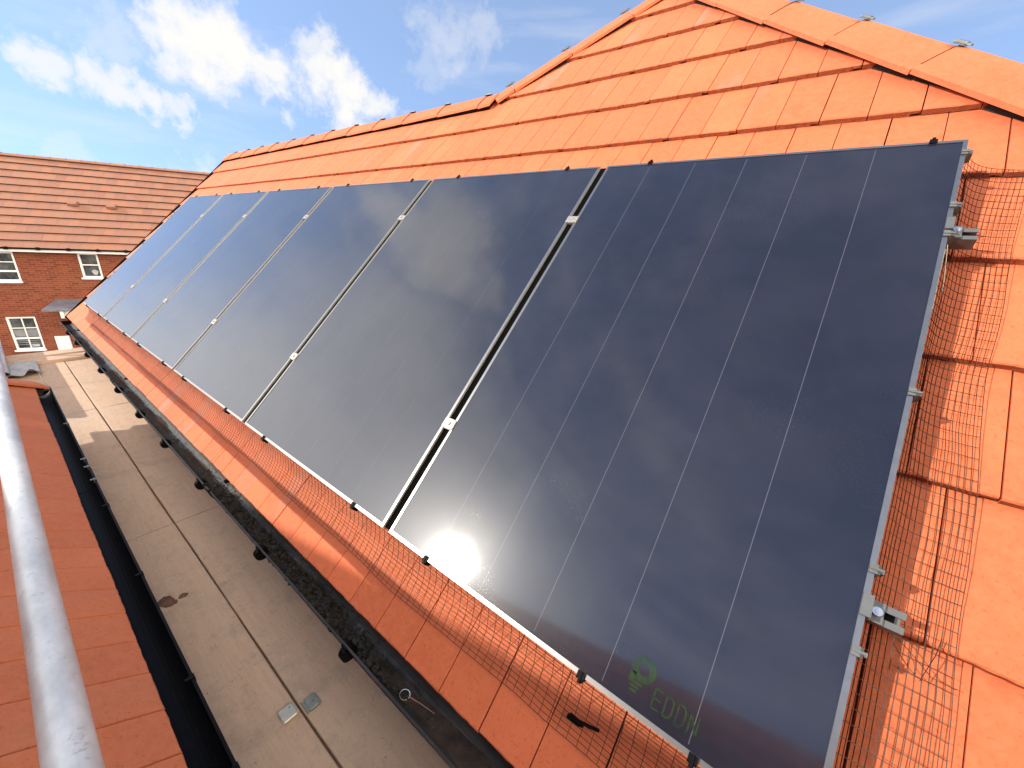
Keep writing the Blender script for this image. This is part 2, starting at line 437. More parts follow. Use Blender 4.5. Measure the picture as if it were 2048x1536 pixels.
# ridge and hip tiles
def ridge_run(P0, P1, n1, n2, pitch, parent, start=0., L=None, hA=.024, rr=.035, halfw=.125, mat=None, clipside=1, clips=True, seed=0):
    rnd = random.Random(seed)
    mat = mat or M['ridge']
    d = (P1-P0); tot = d.length; d.normalize()
    up = (n1+n2).normalized(); up = (up - d*up.dot(d)).normalized(); w = d.cross(up).normalized()
    k = math.tan(math.acos(max(-1, min(1, n1.dot(up)))))
    def prof(off, th):
        out = []
        for i in range(13):
            a = -halfw + 2*halfw*i/12
            out.append((a, hA + off - k*(math.sqrt(a*a+rr*rr)-rr)))
        return out + [(a, b-th) for a, b in reversed(out)]
    # dark dry-fix strip below
    mbs = MB(); pr = [(a, b-.02) for a, b in prof(0, .006)]
    pr = [(a*.80, b) for a, b in pr]
    mbs.prism(pr, P0+d*.02, P1-d*.02, w, up)
    mbs.prism([(-halfw*.80, -k*halfw*.80+.02), (-halfw*.76, -k*halfw*.76+.02), (-halfw*.76, -k*halfw*.76-.03), (-halfw*.80, -k*halfw*.80-.03)], P0+d*.02, P1-d*.02, w, up)
    mbs.prism([(halfw*.80, -k*halfw*.80+.02), (halfw*.76, -k*halfw*.76+.02), (halfw*.76, -k*halfw*.76-.03), (halfw*.80, -k*halfw*.80-.03)], P0+d*.02, P1-d*.02, w, up)
    mbs.build('ridge_roll', M['dark'], parent)
    s = start - pitch
    while s < tot:
        a = max(0, s+.0025); b = min(tot, s+pitch-.0025)
        if b-a > .05:
            q = P0 + d*a; r = P0 + d*b
            tm = MB(); tip = rnd.uniform(-.002, .002)
            po = prof(.003+tip, .016); pi = prof(-.003+tip, .016)
            n = len(po)
            vs = [q + w*x + up*y for x, y in po] + [r + w*x + up*y for x, y in pi]
            tm.add(vs, [(i, (i+1) % n, n+(i+1) % n, n+i) for i in range(n)] + [tuple(reversed(range(n))), tuple(range(n, 2*n))])
            rt = tm.build('ridge_tile', mat, parent, smooth=False)
            if clips and a > .02:
                cm = MB(); c0 = q + up*(hA+.006)
                pr2 = [(-.019, 0), (.019, 0), (.015, .004), (.007, .005), (.005, .012), (-.005, .012), (-.007, .005), (-.015, .004)]
                cm.prism(pr2, c0-d*.022, c0+d*.020, w, up)
                cm.prism([(-.007, .003), (.007, .003), (.004, .009), (-.004, .009)], c0-d*.036, c0+d*.036, w, up)
                cm.build('ridge_clip', M['clip_metal'], rt)
                cw = MB()
                pts = [q + w*x*clipside + up*(hA + .0045 - k*(math.sqrt(x*x+rr*rr)-rr)) for x in (0, .03, .06, .09, .12, .127)]
                cw.tube(pts, .0018, 5); cw.build('joint_strip', M['steel'] if clips == 2 else M['dark'], rt)
        s += pitch
nF = Nrm.normalized()
P0 = PR(APX, APY); P1 = PR(KR-EAVE, EAVE)
# joints on right hip at x ~ -.766,-.447,-.121 -> pitch .459 along in-plane hip
ridge_run(P0, P1, nF, sn, .458, house, start=(-.72-APX)*math.sqrt(2) % .458, clipside=1, clips=1, seed=2, hA=.040, rr=.022, halfw=.152)
snL = Vector((-sn.x, 0, sn.z))
PL1 = PR(XJ-.02, RIDGE_Y+.0-.02)
ridge_run(PR(APX, APY), PL1, nF, snL, .458, house, start=(APX+1.83)*math.sqrt(2) % .458, clipside=-1, clips=2, seed=4)
nB = Vector((0, SA, CA))
ridge_run(PR(XJ+.02, RIDGE_Y), PR(ROOF_L-.02, RIDGE_Y), nF, nB, .457, house, start=.12, clipside=-1, clips=1, seed=6)
ridge_run(P0, P0+yv*7, Vector((sn.x, 0, sn.z)), snL, .457, house, start=.3, clips=False, seed=7)
# verge at far gable end: black strip
MB().box((ROOF_L-.012, EAVE-.01, -.19), (ROOF_L, RIDGE_Y-.02, -.112), RW).build('verge_trim', M['black_plastic'], house)

# gutter
def gutter_prof(r, t=.0025, n=14, lip=.006):
    out = [(-r*math.cos(math.pi*i/n), -r*math.sin(math.pi*i/n)) for i in range(n+1)]
    inn = [(-(r-t)*math.cos(math.pi*i/n), -(r-t)*math.sin(math.pi*i/n)) for i in range(n+1)]
    return out, inn
def gutter(parent, x0, x1, yc, zc, r, mat, outer=-1, name='gutter'):
    out, inn = gutter_prof(r)
    pr = out + [(r+.004, .0), (r+.004, .004), (r-.004, .004)] + list(reversed(inn)) + [(-r+.004, .004), (-r-.003, .004), (-r-.003, 0)]
    m = MB(); m.prism(pr, Vector((x0, yc, zc)), Vector((x1, yc, zc)), Vector((0, 1, 0)), Vector((0, 0, 1)), caps=True)
    return m.build(name, mat, parent)
GY, GZ, GR = -.121, -.345, .057
gut = gutter(house, ROOF_L-.06, 2.5, GY, GZ, GR, M['gutter'])
MB().prism([(-GR*math.cos(math.pi*i/12), -GR*math.sin(math.pi*i/12)) for i in range(13)], Vector((ROOF_L-.063, GY, GZ)), Vector((ROOF_L-.0605, GY, GZ)), Vector((0,1,0)), Vector((0,0,1))).build('gutter_stop_end', M['black_plastic'], house)
silt = MB()
nseg = 180; prev = None
for i in range(nseg+1):
    x = ROOF_L + (2.4-ROOF_L)*i/nseg
    hgt = -.047 + .012*noise.noise(Vector((x*2.3, 0, 0))) + .006*noise.noise(Vector((x*9, 3, 0)))
    row = []
    for j in range(7):
        a = -1 + 2*j/6; wdt = math.sqrt(max(.0, (GR-.003)**2 - hgt**2))*.98
        row.append(Vector((x, GY+a*wdt, GZ+hgt+.004*noise.noise(Vector((x*30, j, 1))) - (.004 if 0 < j < 6 else 0))))
    if prev:
        b = len(silt.v); silt.add(prev+row, [(q, q+1, 7+q+1, 7+q) for q in range(6)])
    prev = row
silt.build('gutter_silt', M['silt'], house)
for x in (-1.152, -1.818, -2.568, -3.22, -3.847, -4.542, -5.245, -5.95, -6.6, -7.25):
    m = MB(); t0 = .014
    pr = [(-(GR+.008)*math.cos(math.pi*i/12), -(GR+.008)*math.sin(math.pi*i/12)) for i in range(13)]
    pr += [(GR+.001, .002)] + [((GR+.001)*math.cos(math.pi*i/12), -(GR+.001)*math.sin(math.pi*i/12)) for i in range(13)] + [(-GR-.001, .002)]
    m.prism(pr, Vector((x-t0, GY, GZ)), Vector((x+t0, GY, GZ)), Vector((0,1,0)), Vector((0,0,1)))
    m.box((x-t0, GY-GR-.009, GZ-.012), (x+t0, GY-GR-.003, GZ+.006))
    m.tube([(x-.012, GY-GR+.004, GZ-.028), (x+.012, GY-GR+.004, GZ-.028)], .027, 16)
    m.build('gutter_bracket', M['black_plastic'], house)
for x in (-2.45, -4.73, -7.2):
    m = MB()
    m.prism([(-(GR+.006)*math.cos(math.pi*i/12), -(GR+.006)*math.sin(math.pi*i/12)) for i in range(13)] + [((GR+.001)*math.cos(math.pi*i/12), -(GR+.001)*math.sin(math.pi*i/12)) for i in range(13)], Vector((x-.05, GY, GZ)), Vector((x+.05, GY, GZ)), Vector((0,1,0)), Vector((0,0,1)))
    m.box((x-.045, GY-GR-.007, GZ-.004), (x-.03, GY-GR+.006, GZ+.009)); m.box((x+.03, GY-GR-.007, GZ-.004), (x+.045, GY-GR+.006, GZ+.009))
    m.box((x-.012, GY+.02, GZ-.004), (x+.012, GY+GR, GZ+.008))
    m.build('gutter_union', M['black_plastic'], house)

# moss and debris lying in the gutter: uncountable
rnd = random.Random(11); m = MB()
def lump(m, c, s, rnd, n=7):
    vs = []
    for i in range(n):
        for j in range(4):
            a = 2*math.pi*i/n; b = math.pi*(j+.5)/4; r = s*rnd.uniform(.6, 1.15)
            vs.append(Vector(c)+Vector((math.cos(a)*math.sin(b)*r, math.sin(a)*math.sin(b)*r*.8, math.cos(b)*r*.6)))
    fs = []
    for i in range(n):
        k = (i+1) % n
        for j in range(3): fs.append((i*4+j, i*4+j+1, k*4+j+1, k*4+j))
    fs.append(tuple(i*4 for i in range(n))); fs.append(tuple(reversed([i*4+3 for i in range(n)])))
    m.add(vs, fs)
for i in range(760):
    x = rnd.triangular(-2.75, -.82, -1.5); y = GY + rnd.uniform(-.044, .016)
    dens = .5+.5*noise.noise(Vector((x*4, 0, 5)))
    if rnd.random() > dens+.25: continue
    lump(m, (x, y, GZ-.040+rnd.uniform(0, .022)), rnd.choice((rnd.uniform(.003, .010), rnd.uniform(.006, .018))), rnd, 6)
for i in range(240):
    x = rnd.uniform(-2.7, -.85); y = GY + rnd.uniform(-.04, .035); a = rnd.uniform(0, 6.3); L = rnd.uniform(.01, .035)
    z = GZ-.012+rnd.uniform(-.01, .014)
    m.tube([(x, y, z), (x+L*.5*math.cos(a), y+L*.3*math.sin(a), z+rnd.uniform(0, .012)), (x+L*math.cos(a), y+L*.6*math.sin(a), z+rnd.uniform(-.004, .006))], .0009, 4)
for i in range(70):
    x = rnd.uniform(-2.6, -.85); y = GY+rnd.uniform(-.04, .02); a = rnd.uniform(0, 6.3); L = rnd.uniform(.008, .018); z = GZ-.018+rnd.uniform(-.008, .012)
    d1 = Vector((math.cos(a), math.sin(a)*.8, rnd.uniform(-.5, .5)))*L; d2 = Vector((-math.sin(a), math.cos(a)*.8, rnd.uniform(-.5, .5)))*L*.45; c = Vector((x, y, z))
    m.add([c-d1, c+d2, c+d1, c-d2, c+Vector((0, 0, .002))], [(0,1,4),(1,2,4),(2,3,4),(3,0,4)])
tag(m.build('gutter_moss', M['moss']), 'black clumps of rotted moss and twigs lying in the house gutter', 'moss', kind='stuff')
# bent wire in gutter
m = MB(); cx, cy, cz = -.886, -.150, GZ+.008
m.tube([(cx+.016*math.cos(a*.35), cy+.014*math.sin(a*.35), cz) for a in range(18)], .0013, 5, closed=False)
m.tube([(cx+.014, cy+.004, cz), (cx+.05, cy+.016, cz-.006), (cx+.095, cy+.028, cz-.016)], .0013, 5)
tag(m.build('bent_wire', M['steel']), 'short bent pale wire with a ring at one end, lying in the gutter', 'wire')

# ================================================================== SOLAR PANELS
PW, PP, PH, FT = 1.146, 1.180, 1.774, .032
pan_labels = ['nearest, largest solar panel at the right end, faint green logo at its foot',
 'second solar panel from the right end, left of the widest black gap',
 'third solar panel from the right end, cloud reflection crossing its upper part',
 'fourth solar panel from the right end of the row',
 'fifth solar panel from the right, last but one before the far gable',
 'farthest, smallest solar panel at the left end by the red brick house']
def make_panel():
    p = thing('solar_panel', pan_labels[0], 'solar panel', tuple(RW(-PW, 0, 0)), (AL, 0, 0), 'black solar panels in one row on the roof')
    f = MB(); lip = .0105
    def bar(a, b):
        f.cbox(a, b, .0012)
    bar((0, 0, -FT), (PW, .002+lip*.0+.0018, 0)); 
    f.box((0, .0038, -.006), (PW, lip, 0)) if False else None
    # outer side walls and top lips
    f.v = []; f.f = []; f.mi = []
    f.box((0, 0, -FT), (PW, .002, -.0005)); f.box((0, PH-.002, -FT), (PW, PH, -.0005))
    f.box((0, .002, -FT), (.002, PH-.002, -.0005)); f.box((PW-.002, .002, -FT), (PW, PH-.002, -.0005))
    # lips (mitred)
    o = [(0.0004, .0004), (PW-.0004, .0004), (PW-.0004, PH-.0004), (.0004, PH-.0004)]
    i_ = [(lip, lip), (PW-lip, lip), (PW-lip, PH-lip), (lip, PH-lip)]
    f.cur = 1
    for k in range(4):
        j = (k+1) % 4
        a, b, c, d = o[k], o[j], i_[j], i_[k]
        f.add([(*a, 0), (*b, 0), (*c, 0), (*d, 0), (*a, -.003), (*b, -.003), (*c, -.0045), (*d, -.0045)],
              [(0,1,2,3),(7,6,5,4),(0,4,5,1),(1,5,6,2),(2,6,7,3),(3,7,4,0)])
    f.cur = 0
    # bottom return flanges
    f.box((.002, .002, -FT), (PW-.002, .03, -FT+.002)); f.box((.002, PH-.03, -FT), (PW-.002, PH-.002, -FT+.002))
    f.build('frame', [M['alu'], M['lip']], p, local=True)
    e = MB(); e.box((-(PP-PW)+.0005, .004, -.013), (-.0005, PH-.004, -.0085)); e.build('gap_shade_strip', M['gap_black'], p, local=True)  # black strip stands in for the deep shade between panels
    g = MB(); g.box((lip-.004, lip-.004, -.0075), (PW-lip+.004, PH-lip+.004, -.0020)); g.build('glass', M['cells'], p, local=True)
    b = MB(); b.box((lip-.003, lip-.003, -.0095), (PW-lip+.003, PH-lip+.003, -.0078)); b.build('backsheet', M['back'], p, local=True)
    return p
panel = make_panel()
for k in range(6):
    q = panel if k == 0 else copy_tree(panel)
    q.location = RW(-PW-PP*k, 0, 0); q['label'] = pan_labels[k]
for ch in panel.children:
    if ch.name.startswith('glass'): ch.data = ch.data.copy(); ch.data.materials[0] = M['cells_near']
# faint green mark near the foot of the nearest panel
def mk_mark():
    t = NT('faint_green_print'); n = t.noise(30, 4); t.setc(t.ramp(n, [(.35, (.016, .032, .020)), (.7, (.028, .052, .022))]))
    t.set(Roughness=.11); t.b.inputs['IOR'].default_value = 1.5; return t.m
M['mark'] = mk_mark()
mk = MB()
def ring(mk, cx, cy, r0, r1, a0=0, a1=6.2832, n=28, z=-.0016):
    for i in range(n):
        a = a0+(a1-a0)*i/n; b = a0+(a1-a0)*(i+1)/n
        mk.add([(cx+r0*math.cos(a), cy+r0*math.sin(a), z), (cx+r1*math.cos(a), cy+r1*math.sin(a), z), (cx+r1*math.cos(b), cy+r1*math.sin(b), z), (cx+r0*math.cos(b), cy+r0*math.sin(b), z)], [(0,1,2,3)])
def stroke(mk, x0, y0, x1, y1, w, z=-.0016):
    d = Vector((x1-x0, y1-y0)); d.normalize(); n = Vector((-d.y, d.x))*w/2
    mk.add([(x0+n.x, y0+n.y, z), (x0-n.x, y0-n.y, z), (x1-n.x, y1-n.y, z), (x1+n.x, y1+n.y, z)], [(0,1,2,3)])
bx, by = PW-.318, .085
ring(mk, bx, by, .011, .025)
for k in range(3): stroke(mk, bx-.024+k*.004, by-.030-k*.008, bx+.006-k*.004, by-.030-k*.008, .005)
stroke(mk, bx-.018, by-.012, bx-.018, by-.028, .012)
def letter(ch, x, y, h=.036, w=.015, s=.0035):
    if ch == 'E':
        stroke(mk, x, y, x, y+h, s)
        for q in (0, .5, 1): stroke(mk, x, y+h*q, x+w, y+h*q, s)
    if ch == 'D':
        stroke(mk, x, y, x, y+h, s); stroke(mk, x, y, x+w*.7, y, s); stroke(mk, x, y+h, x+w*.7, y+h, s)
        stroke(mk, x+w*.7, y, x+w, y+h*.25, s); stroke(mk, x+w, y+h*.25, x+w, y+h*.75, s); stroke(mk, x+w, y+h*.75, x+w*.7, y+h, s)
    if ch == 'O':
        letter('D', x, y, h, w, s)
    if ch == 'N':
        stroke(mk, x, y, x, y+h, s); stroke(mk, x, y+h, x+w, y, s); stroke(mk, x+w, y, x+w, y+h, s)
for k, ch in enumerate('EOON'): letter(ch, bx+.032+k*.024, by-.052+.000*k)
mk.build('green_print', M['mark'], panel, local=True)

# rails with clamps
def rail(Y, label):
    r = thing('mounting_rail', label, 'mounting rail', tuple(RW(-3.5, Y, -.10)), (AL, 0, 0))
    m = MB(); x0 = -7.16; x1 = .062; n1 = -FT-.001; n0 = n1-.036; w = .020
    pr = [(-w, n0), (w, n0), (w, n1), (.007, n1), (.007, n1-.003), (w-.003, n1-.003), (w-.003, n0+.003), (-w+.003, n0+.003), (-w+.003, n1-.003), (-.007, n1-.003), (-.007, n1), (-w, n1)]
    Yv = RW(0, 1, 0); Nv = RW(0, 0, 1)
    m.prism(pr, RW(x0, Y, 0), RW(x1, Y, 0), Yv, Nv)
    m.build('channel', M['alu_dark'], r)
    m = MB(); m.prism([(-w+.0035, n0+.004), (w-.0035, n0+.004), (w-.0035, n0+.012), (-w+.0035, n0+.012)], RW(x0+.01, Y, 0), RW(x1-.01, Y, 0), Yv, Nv); m.build('channel_slot', M['black_plastic'], r)
    for k in range(1, 6):
        xc = -PW-PP*(k-1)-(PP-PW)/2
        m = MB(); m.cbox((xc-.026, Y-.018, -.0005+.001), (xc+.026, Y+.018, .0040), .0012, RW); m.box((xc-.014, Y-.02, -FT), (xc+.014, Y+.02, .0004), RW)
        c = m.build('mid_clamp', M['alu'], r)
        b = MB(); b.tube([RW(xc, Y, .0045), RW(xc, Y, .0095)], .0075, 6); b.tube([RW(xc, Y, .0094), RW(xc, Y, .0105)], .004, 6); b.build('bolt', M['steel'], c)
    for xe, sg in ((0, 1), (-PW-PP*5, -1)):
        m = MB(); a, b_ = sorted((xe-sg*.010, xe+sg*.006)); m.box((a, Y-.021, .0006), (b_, Y+.021, .004), RW)
        a, b_ = sorted((xe+sg*.0022, xe+sg*.007)); m.box((a, Y-.0209, -FT), (b_, Y+.0209, .0038), RW)
        a, b_ = sorted((xe+sg*.0072, xe+sg*.030)); m.box((a, Y-.0205, -FT), (b_, Y+.0205, -FT+.006), RW)
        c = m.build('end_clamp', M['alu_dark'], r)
        b = MB(); xc = xe+sg*.0185
        b.tube([RW(xc, Y, -FT+.006), RW(xc, Y, -FT+.015)], .0085, 10); b.tube([RW(xc, Y, -FT+.0149), RW(xc, Y, -FT+.0165)], .0045, 6); b.build('bolt', M['steel'], c)
    for xh in (-.75, -1.95, -3.1, -4.3, -5.5, -6.7):
        m = MB(); m.box((xh-.02, Y-.016, n0-.006), (xh+.02, Y+.016, n0-.0005), RW); m.box((xh-.02, Y-.06, -.128), (xh+.02, Y-.054, n0-.006), RW); m.box((xh-.02, Y-.06, n0-.012), (xh+.02, Y+.016, n0-.0062), RW); m.build('roof_hook', M['steel'], r)
    return r
rail(1.430, 'upper aluminium rail, its cut end sticking out past the right panel edge')
rail(.405, 'lower aluminium rail, its cut end sticking out past the right panel edge')

# ================================================================== BIRD-PROOF MESH
def surfN(Y):
    f = ((Y-.058)/G) % 1.0
    return -.118-.022*f
def mesh_run(name, label, path, along0, along1, pitch_a, pitch_c, mapf, side, clip_at, clipf, seed):
    """path(s): cross profile; wires of two families"""
    th = thing(name, label, 'wire mesh', tuple(mapf((along0+along1)/2, 0)))
    rnd = random.Random(seed); m = MB()
    L = 0.215; ns = int(L/pitch_c)
    na = int(abs(along1-along0)/pitch_a)
    da = (along1-along0)/na
    for i in range(na+1):
        a = along0+da*i
        m.tube([mapf(a+.0012*noise.noise(Vector((a*20, s*.05*9, seed))), s*L/9) for s in range(10)], .00085, 3, caps=False)
    for j in range(ns+1):
        s = j*L/ns
        pts = [mapf(along0+da*i*.5, s) for i in range(2*na+1)]
        m.tube(pts,   .00085 if j < ns else .0009, 3, caps=False)
    m.build('wire_grid', M['wire'], th)
    for c in clip_at:
        clipf(c, th)
    return th
def wob(a, s, sd):
    return .006*noise.noise(Vector((a*3.1, s*9, sd))) + .003*noise.noise(Vector((a*9, s*20, sd+3)))
def lerp_path(tab, s):
    for (s0, p0), (s1, p1) in zip(tab, tab[1:]):
        if s <= s1: t = (s-s0)/(s1-s0); return tuple(a+(b-a)*t for a, b in zip(p0, p1))
    return tab[-1][1]
def polylen(pts, total):
    out = [0]
    for a, b in zip(pts, pts[1:]): out.append(out[-1]+math.dist(a, b))
    k = total/out[-1]
    return [(o*k, p) for o, p in zip(out, pts)]
LR = .215
tabR = polylen([(-.012, -.036), (.004, -.042), (.018, -.062), (.036, -.085), (.058, -.101), (.088, -.110), (.128, -.1135), (.150, -.113)], LR)
def mapR(Y, s):
    x, n = lerp_path(tabR, s)
    k = max(0, min(1, (s-.04)/.1))
    base = max(n, surfN(Y)+.003)
    # sagging / bulging outline along the slope
    x += k*(.010*math.sin(Y*3.9+.6) + .004*math.sin(Y*11) - .012*(Y < .3)*(.3-Y)) + k*wob(Y, s, 1)*.8
    if k > 0: base = base + k*0.001 + abs(wob(Y, s, 2))*.9
    return RW(x, Y, base)
def clip_right(Y, th):
    c = MB(); x0 = -.010; w = .0095
    c.box((x0, Y-w, .0008), (.0065, Y+w, .0038), RW); c.box((.0030, Y-w, -FT-.004), (.0068, Y+w, .0038), RW)
    c.box((-.006, Y-w, -FT-.008), (.0068, Y+w, -FT-.0042), RW)
    c.box((.0069, Y-w*.45, -.030), (.0145, Y+w*.45, -.002), RW)
    c.box((x0, Y-.0025, .0039), (.013, Y+.0025, .0062), RW)
    c.build('mesh_clip', M['clip_grey'], th)
mesh_run('wire_mesh', 'dark square wire mesh strip hanging down the right edge of the nearest panel', None, 1.775, -.10, .0268, .0125, mapR, 1,
         (1.715, 1.501, 1.392, .893, .477, .319), clip_right, 1)
LB = .215
tabB = polylen([(.012, -.036), (-.003, -.043), (-.018, -.060), (-.040, -.082), (-.066, -.100), (-.095, -.110), (-.124, -.1155), (-.150, -.1165)], LB)
def mapB(X, s):
    y, n = lerp_path(tabB, s)
    k = max(0, min(1, (s-.04)/.1))
    y += k*(.006*math.sin(X*2.3+1) + .003*math.sin(X*7.7)) + k*wob(X, s, 5)*.8
    base = max(n, surfN(y)+.0035) + abs(wob(X, s, 6))*.8*k
    return RW(X, y, base)
def clip_bottom(X, th):
    c = MB(); w = .0090
    c.box((X-w, -.0065, .0008), (X+w, .010, .0038), RW); c.box((X-w, -.0068, -FT-.004), (X+w, -.003, .0038), RW)
    c.box((X-w, -.0068, -FT-.008), (X+w, .006, -FT-.0042), RW)
    c.box((X-w*.45, -.0145, -.030), (X+w*.45, -.0069, -.002), RW)
    c.box((X-.0025, -.013, .0039), (X+.0025, .010, .0062), RW)
    c.build('mesh_clip', M['black_plastic'], th)
mesh_run('wire_mesh', 'long wire mesh strip curving from the bottom edge of the panels onto the tiles', None, -7.05, .02, .0268, .0134, mapB, -1,
         (-.191, -.433, -.964, -1.356, -2.103, -2.576, -3.30, -3.75, -4.45, -4.95, -5.65, -6.10, -6.80), clip_bottom, 2)
tabT = polylen([(-.012, -.036), (.003, -.043), (.010, -.060), (.018, -.085), (.028, -.105), (.040, -.118)], .11)
def mapT(X, s):
    y, n = lerp_path(tabT, min(s*.5, .11))
    return RW(X, PH+y, max(n, surfN(PH+y)+.003))
def clip_top(X, th):
    c = MB(); w = .0090
    c.box((X-w, PH-.010, .0008), (X+w, PH+.0065, .0038), RW); c.box((X-w, PH+.003, -FT-.004), (X+w, PH+.0068, .0038), RW)
    c.box((X-w*.45, PH+.0069, -.030), (X+w*.45, PH+.0145, .004), RW)
    c.build('mesh_clip', M['black_plastic'], th)
mesh_run('wire_mesh', 'wire mesh strip tucked behind the top panel edge, only its clips showing', None, -7.05, -.02, .0268, .03, mapT, 1,
         (-.075, -.947, -1.359, -2.109, -2.539, -3.307, -3.75, -4.476, -4.931, -5.652, -6.1, -6.8), clip_top, 3)
XL = -PW-PP*5
def mapL(Y, s):
    x, n = lerp_path(tabR, s)
    return RW(XL-x, Y, max(n, surfN(Y)+.003)+abs(wob(Y, s, 9))*.5)
def clip_left(Y, th):
    c = MB(); w = .0090
    c.box((XL-.0065, Y-w, .0008), (XL+.010, Y+w, .0038), RW); c.box((XL-.0068, Y-w, -FT-.004), (XL-.003, Y+w, .0038), RW)
    c.box((XL-.0145, Y-w*.45, -.030), (XL-.0069, Y+w*.45, .004), RW)
    c.build('mesh_clip', M['black_plastic'], th)
mesh_run('wire_mesh', 'wire mesh strip along the far left edge of the farthest panel', None, 1.77, 0, .0268, .0134, mapL, 1, (1.485, 1.38, .95, .476, .378), clip_left, 4)
# loose ends of tie wire under the upper rail end
m = MB()
m.tube([RW(.006, 1.375, -.02), RW(.018, 1.32, -.055), RW(.028, 1.25, -.085), RW(.030, 1.17, -.10)], .0011, 5)
m.tube([RW(.004, 1.365, -.025), RW(.010, 1.30, -.06), RW(.016, 1.22, -.09), RW(.012, 1.12, -.105), RW(.02, 1.08, -.108)], .0011, 5)
tag(m.build('tie_wire', M['zinc_dull']), 'loose pale tie wire ends dangling below the upper rail end', 'wire')
# loose wire tangle beside the lower rail end
m = MB()
for q in ([(.055,.385,-.075),(.085,.375,-.095),(.125,.345,-.102),(.160,.345,-.108)], [(.06,.372,-.08),(.09,.345,-.10),(.11,.33,-.10),(.125,.385,-.10),(.13,.42,-.10)]):
    m.tube([RW(*p) for p in q], .0008, 5)
tag(m.build('tie_wire', M['wire']), 'dark loose wire tails on the tiles beside the lower rail end', 'wire')
m = MB()
m.tube([RW(-.445,-.100,-.105), RW(-.420,-.098,-.095), RW(-.395,-.094,-.10), RW(-.375,-.090,-.108)], .004, 6)
m.tube([RW(-.45,-.108,-.108), RW(-.42,-.104,-.10), RW(-.41,-.10,-.10)], .006, 6)
tag(m.build('fixing_bracket', M['black_plastic']), 'small black cable tie caught in the mesh below the nearest panel', 'cable tie')

# ================================================================== SCAFFOLD
ZB = -.74
rows = [('D', -.034, .191), ('B', -.271, -.044), ('A', -.506, -.279), ('C', -.743, -.516)]
cuts = [1.90, -.50, -2.90, -5.31, -7.80]
def board(x0, x1, y0, y1, label, zt=ZB, sag=0.):
    m = MB(); rnd = random.Random(int(x0*91+y0*17))
    n = 8; c = .0015
    dy = rnd.uniform(-.0025, .0025); tl = rnd.uniform(-.002, .002)
    vs = []
    for i in range(n+1):
        x = x0+(x1-x0)*i/n
        e0 = rnd.uniform(-.0015, .0015); e1 = rnd.uniform(-.0015, .0015)
        vs += [(x, y0+e0+dy, zt-.038), (x, y0+e0+dy, zt-.003+tl), (x, y0+e0+dy+.003, zt+tl), (x, y1+e1+dy-.003, zt-tl), (x, y1+e1+dy, zt-.003-tl), (x, y1+e1+dy, zt-.038)]
    fs = []
    for i in range(n):
        for j in range(6):
            k = (j+1) % 6; fs.append((i*6+j, i*6+k, i*6+6+k, i*6+6+j))
    fs += [tuple(reversed(range(6))), tuple(range(n*6, n*6+6))]
    m.add(vs, fs)
    o = m.build('scaffold_board', M['board']); return tag(o, label, 'scaffold board', 'scaffold boards of the walkway between the two roofs')
rowname = {'D': 'hard against the house wall', 'B': 'beside the house gutter', 'A': 'beside the black neighbour gutter', 'C': 'mostly under the neighbour gutter'}
segname = ['behind the viewer', 'nearest the bottom of the picture', 'in the middle distance', 'farthest, partly sunlit']
for rn, y0, y1 in rows:
    for k in range(4):
        if k == 0 and rn in 'CD': continue
        xa, xb = cuts[k+1]+.0045, cuts[k]-.0045
        board(xa, xb, y0, y1, 'weathered scaffold board %s, %s' % (rowname[rn], segname[k]))
for y0, lab in ((-.39, 'scaffold board added under the long gap between the two board rows to darken it'), (-.15, 'scaffold board added under the boards beside the house to darken their gap')):
    m = MB(); m.cbox((-7.7, y0, ZB-.078), (1.9, y0+.225, ZB-.040), .002)  # under-boards added to hide the sunlit wall and keep the gaps dark
    tag(m.build('scaffold_board', M['board']), lab, 'scaffold board')
# return boards laid across the far end
for k, (x0, lab) in enumerate(((-7.62, 'nearer of two scaffold boards laid crosswise at the far walkway end'), (-7.93, 'farther of two scaffold boards laid crosswise at the far walkway end'))):
    m = MB(); m.cbox((x0, -.92, ZB+.002), (x0+.222, -.03, ZB+.036), .002)
    tag(m.build('scaffold_board', M['board']), lab, 'scaffold board')
m = MB(); m.cbox((-9.2, -.80, ZB-.03), (-5.45, -.765, ZB+.30), .002)  # added board, sized to cast shade on the left of the far boards
tag(m.build('shade_board', M['board']), 'added board on edge shading the left side of the far walkway', 'shade board')
# tubes
def tube_obj(name, label, pts, r=.02415, cat='scaffold tube', hollow=False):
    m = MB(); m.tube(pts, r, 32, caps=not hollow)
    if hollow: m.tube(pts, r-.0035, 32, caps=False)
    if hollow:
        b = len(m.v)//2
    o = m.build(name, M['galv'], smooth=True); return tag(o, label, cat)
tube_obj('scaffold_tube', 'long galvanised handrail tube in the left foreground along the walkway', [(x, -.694, .2875) for x in (3.0, 1.0, -1.0, -3.0, -5.0, -7.2)])
tube_obj('scaffold_tube', 'short galvanised tube beside the far boards, open end toward the viewer', [(x, -.738, -.655) for x in (-6.75, -7.5, -9.2)], hollow=True)
tube_obj('scaffold_tube', 'upright scaffold tube at the far left corner of the walkway', [(-8.05, -.87, -4.7), (-8.05, -.87, -2), (-8.05, -.87, .2)])
for x in (-7.6, -5.31, -2.9, -.5, 1.6):
    tube_obj('scaffold_tube', {-7.6: 'cross tube under the far end of the boards', -5.31: 'cross tube under the second joint of the boards', -2.9: 'cross tube under the first joint of the boards', -.5: 'cross tube under the boards at the bottom of the picture', 1.6: 'cross tube under the boards behind the viewer'}[x],
             [(x+.06, -.80, ZB-.104), (x+.06, .18, ZB-.104)])
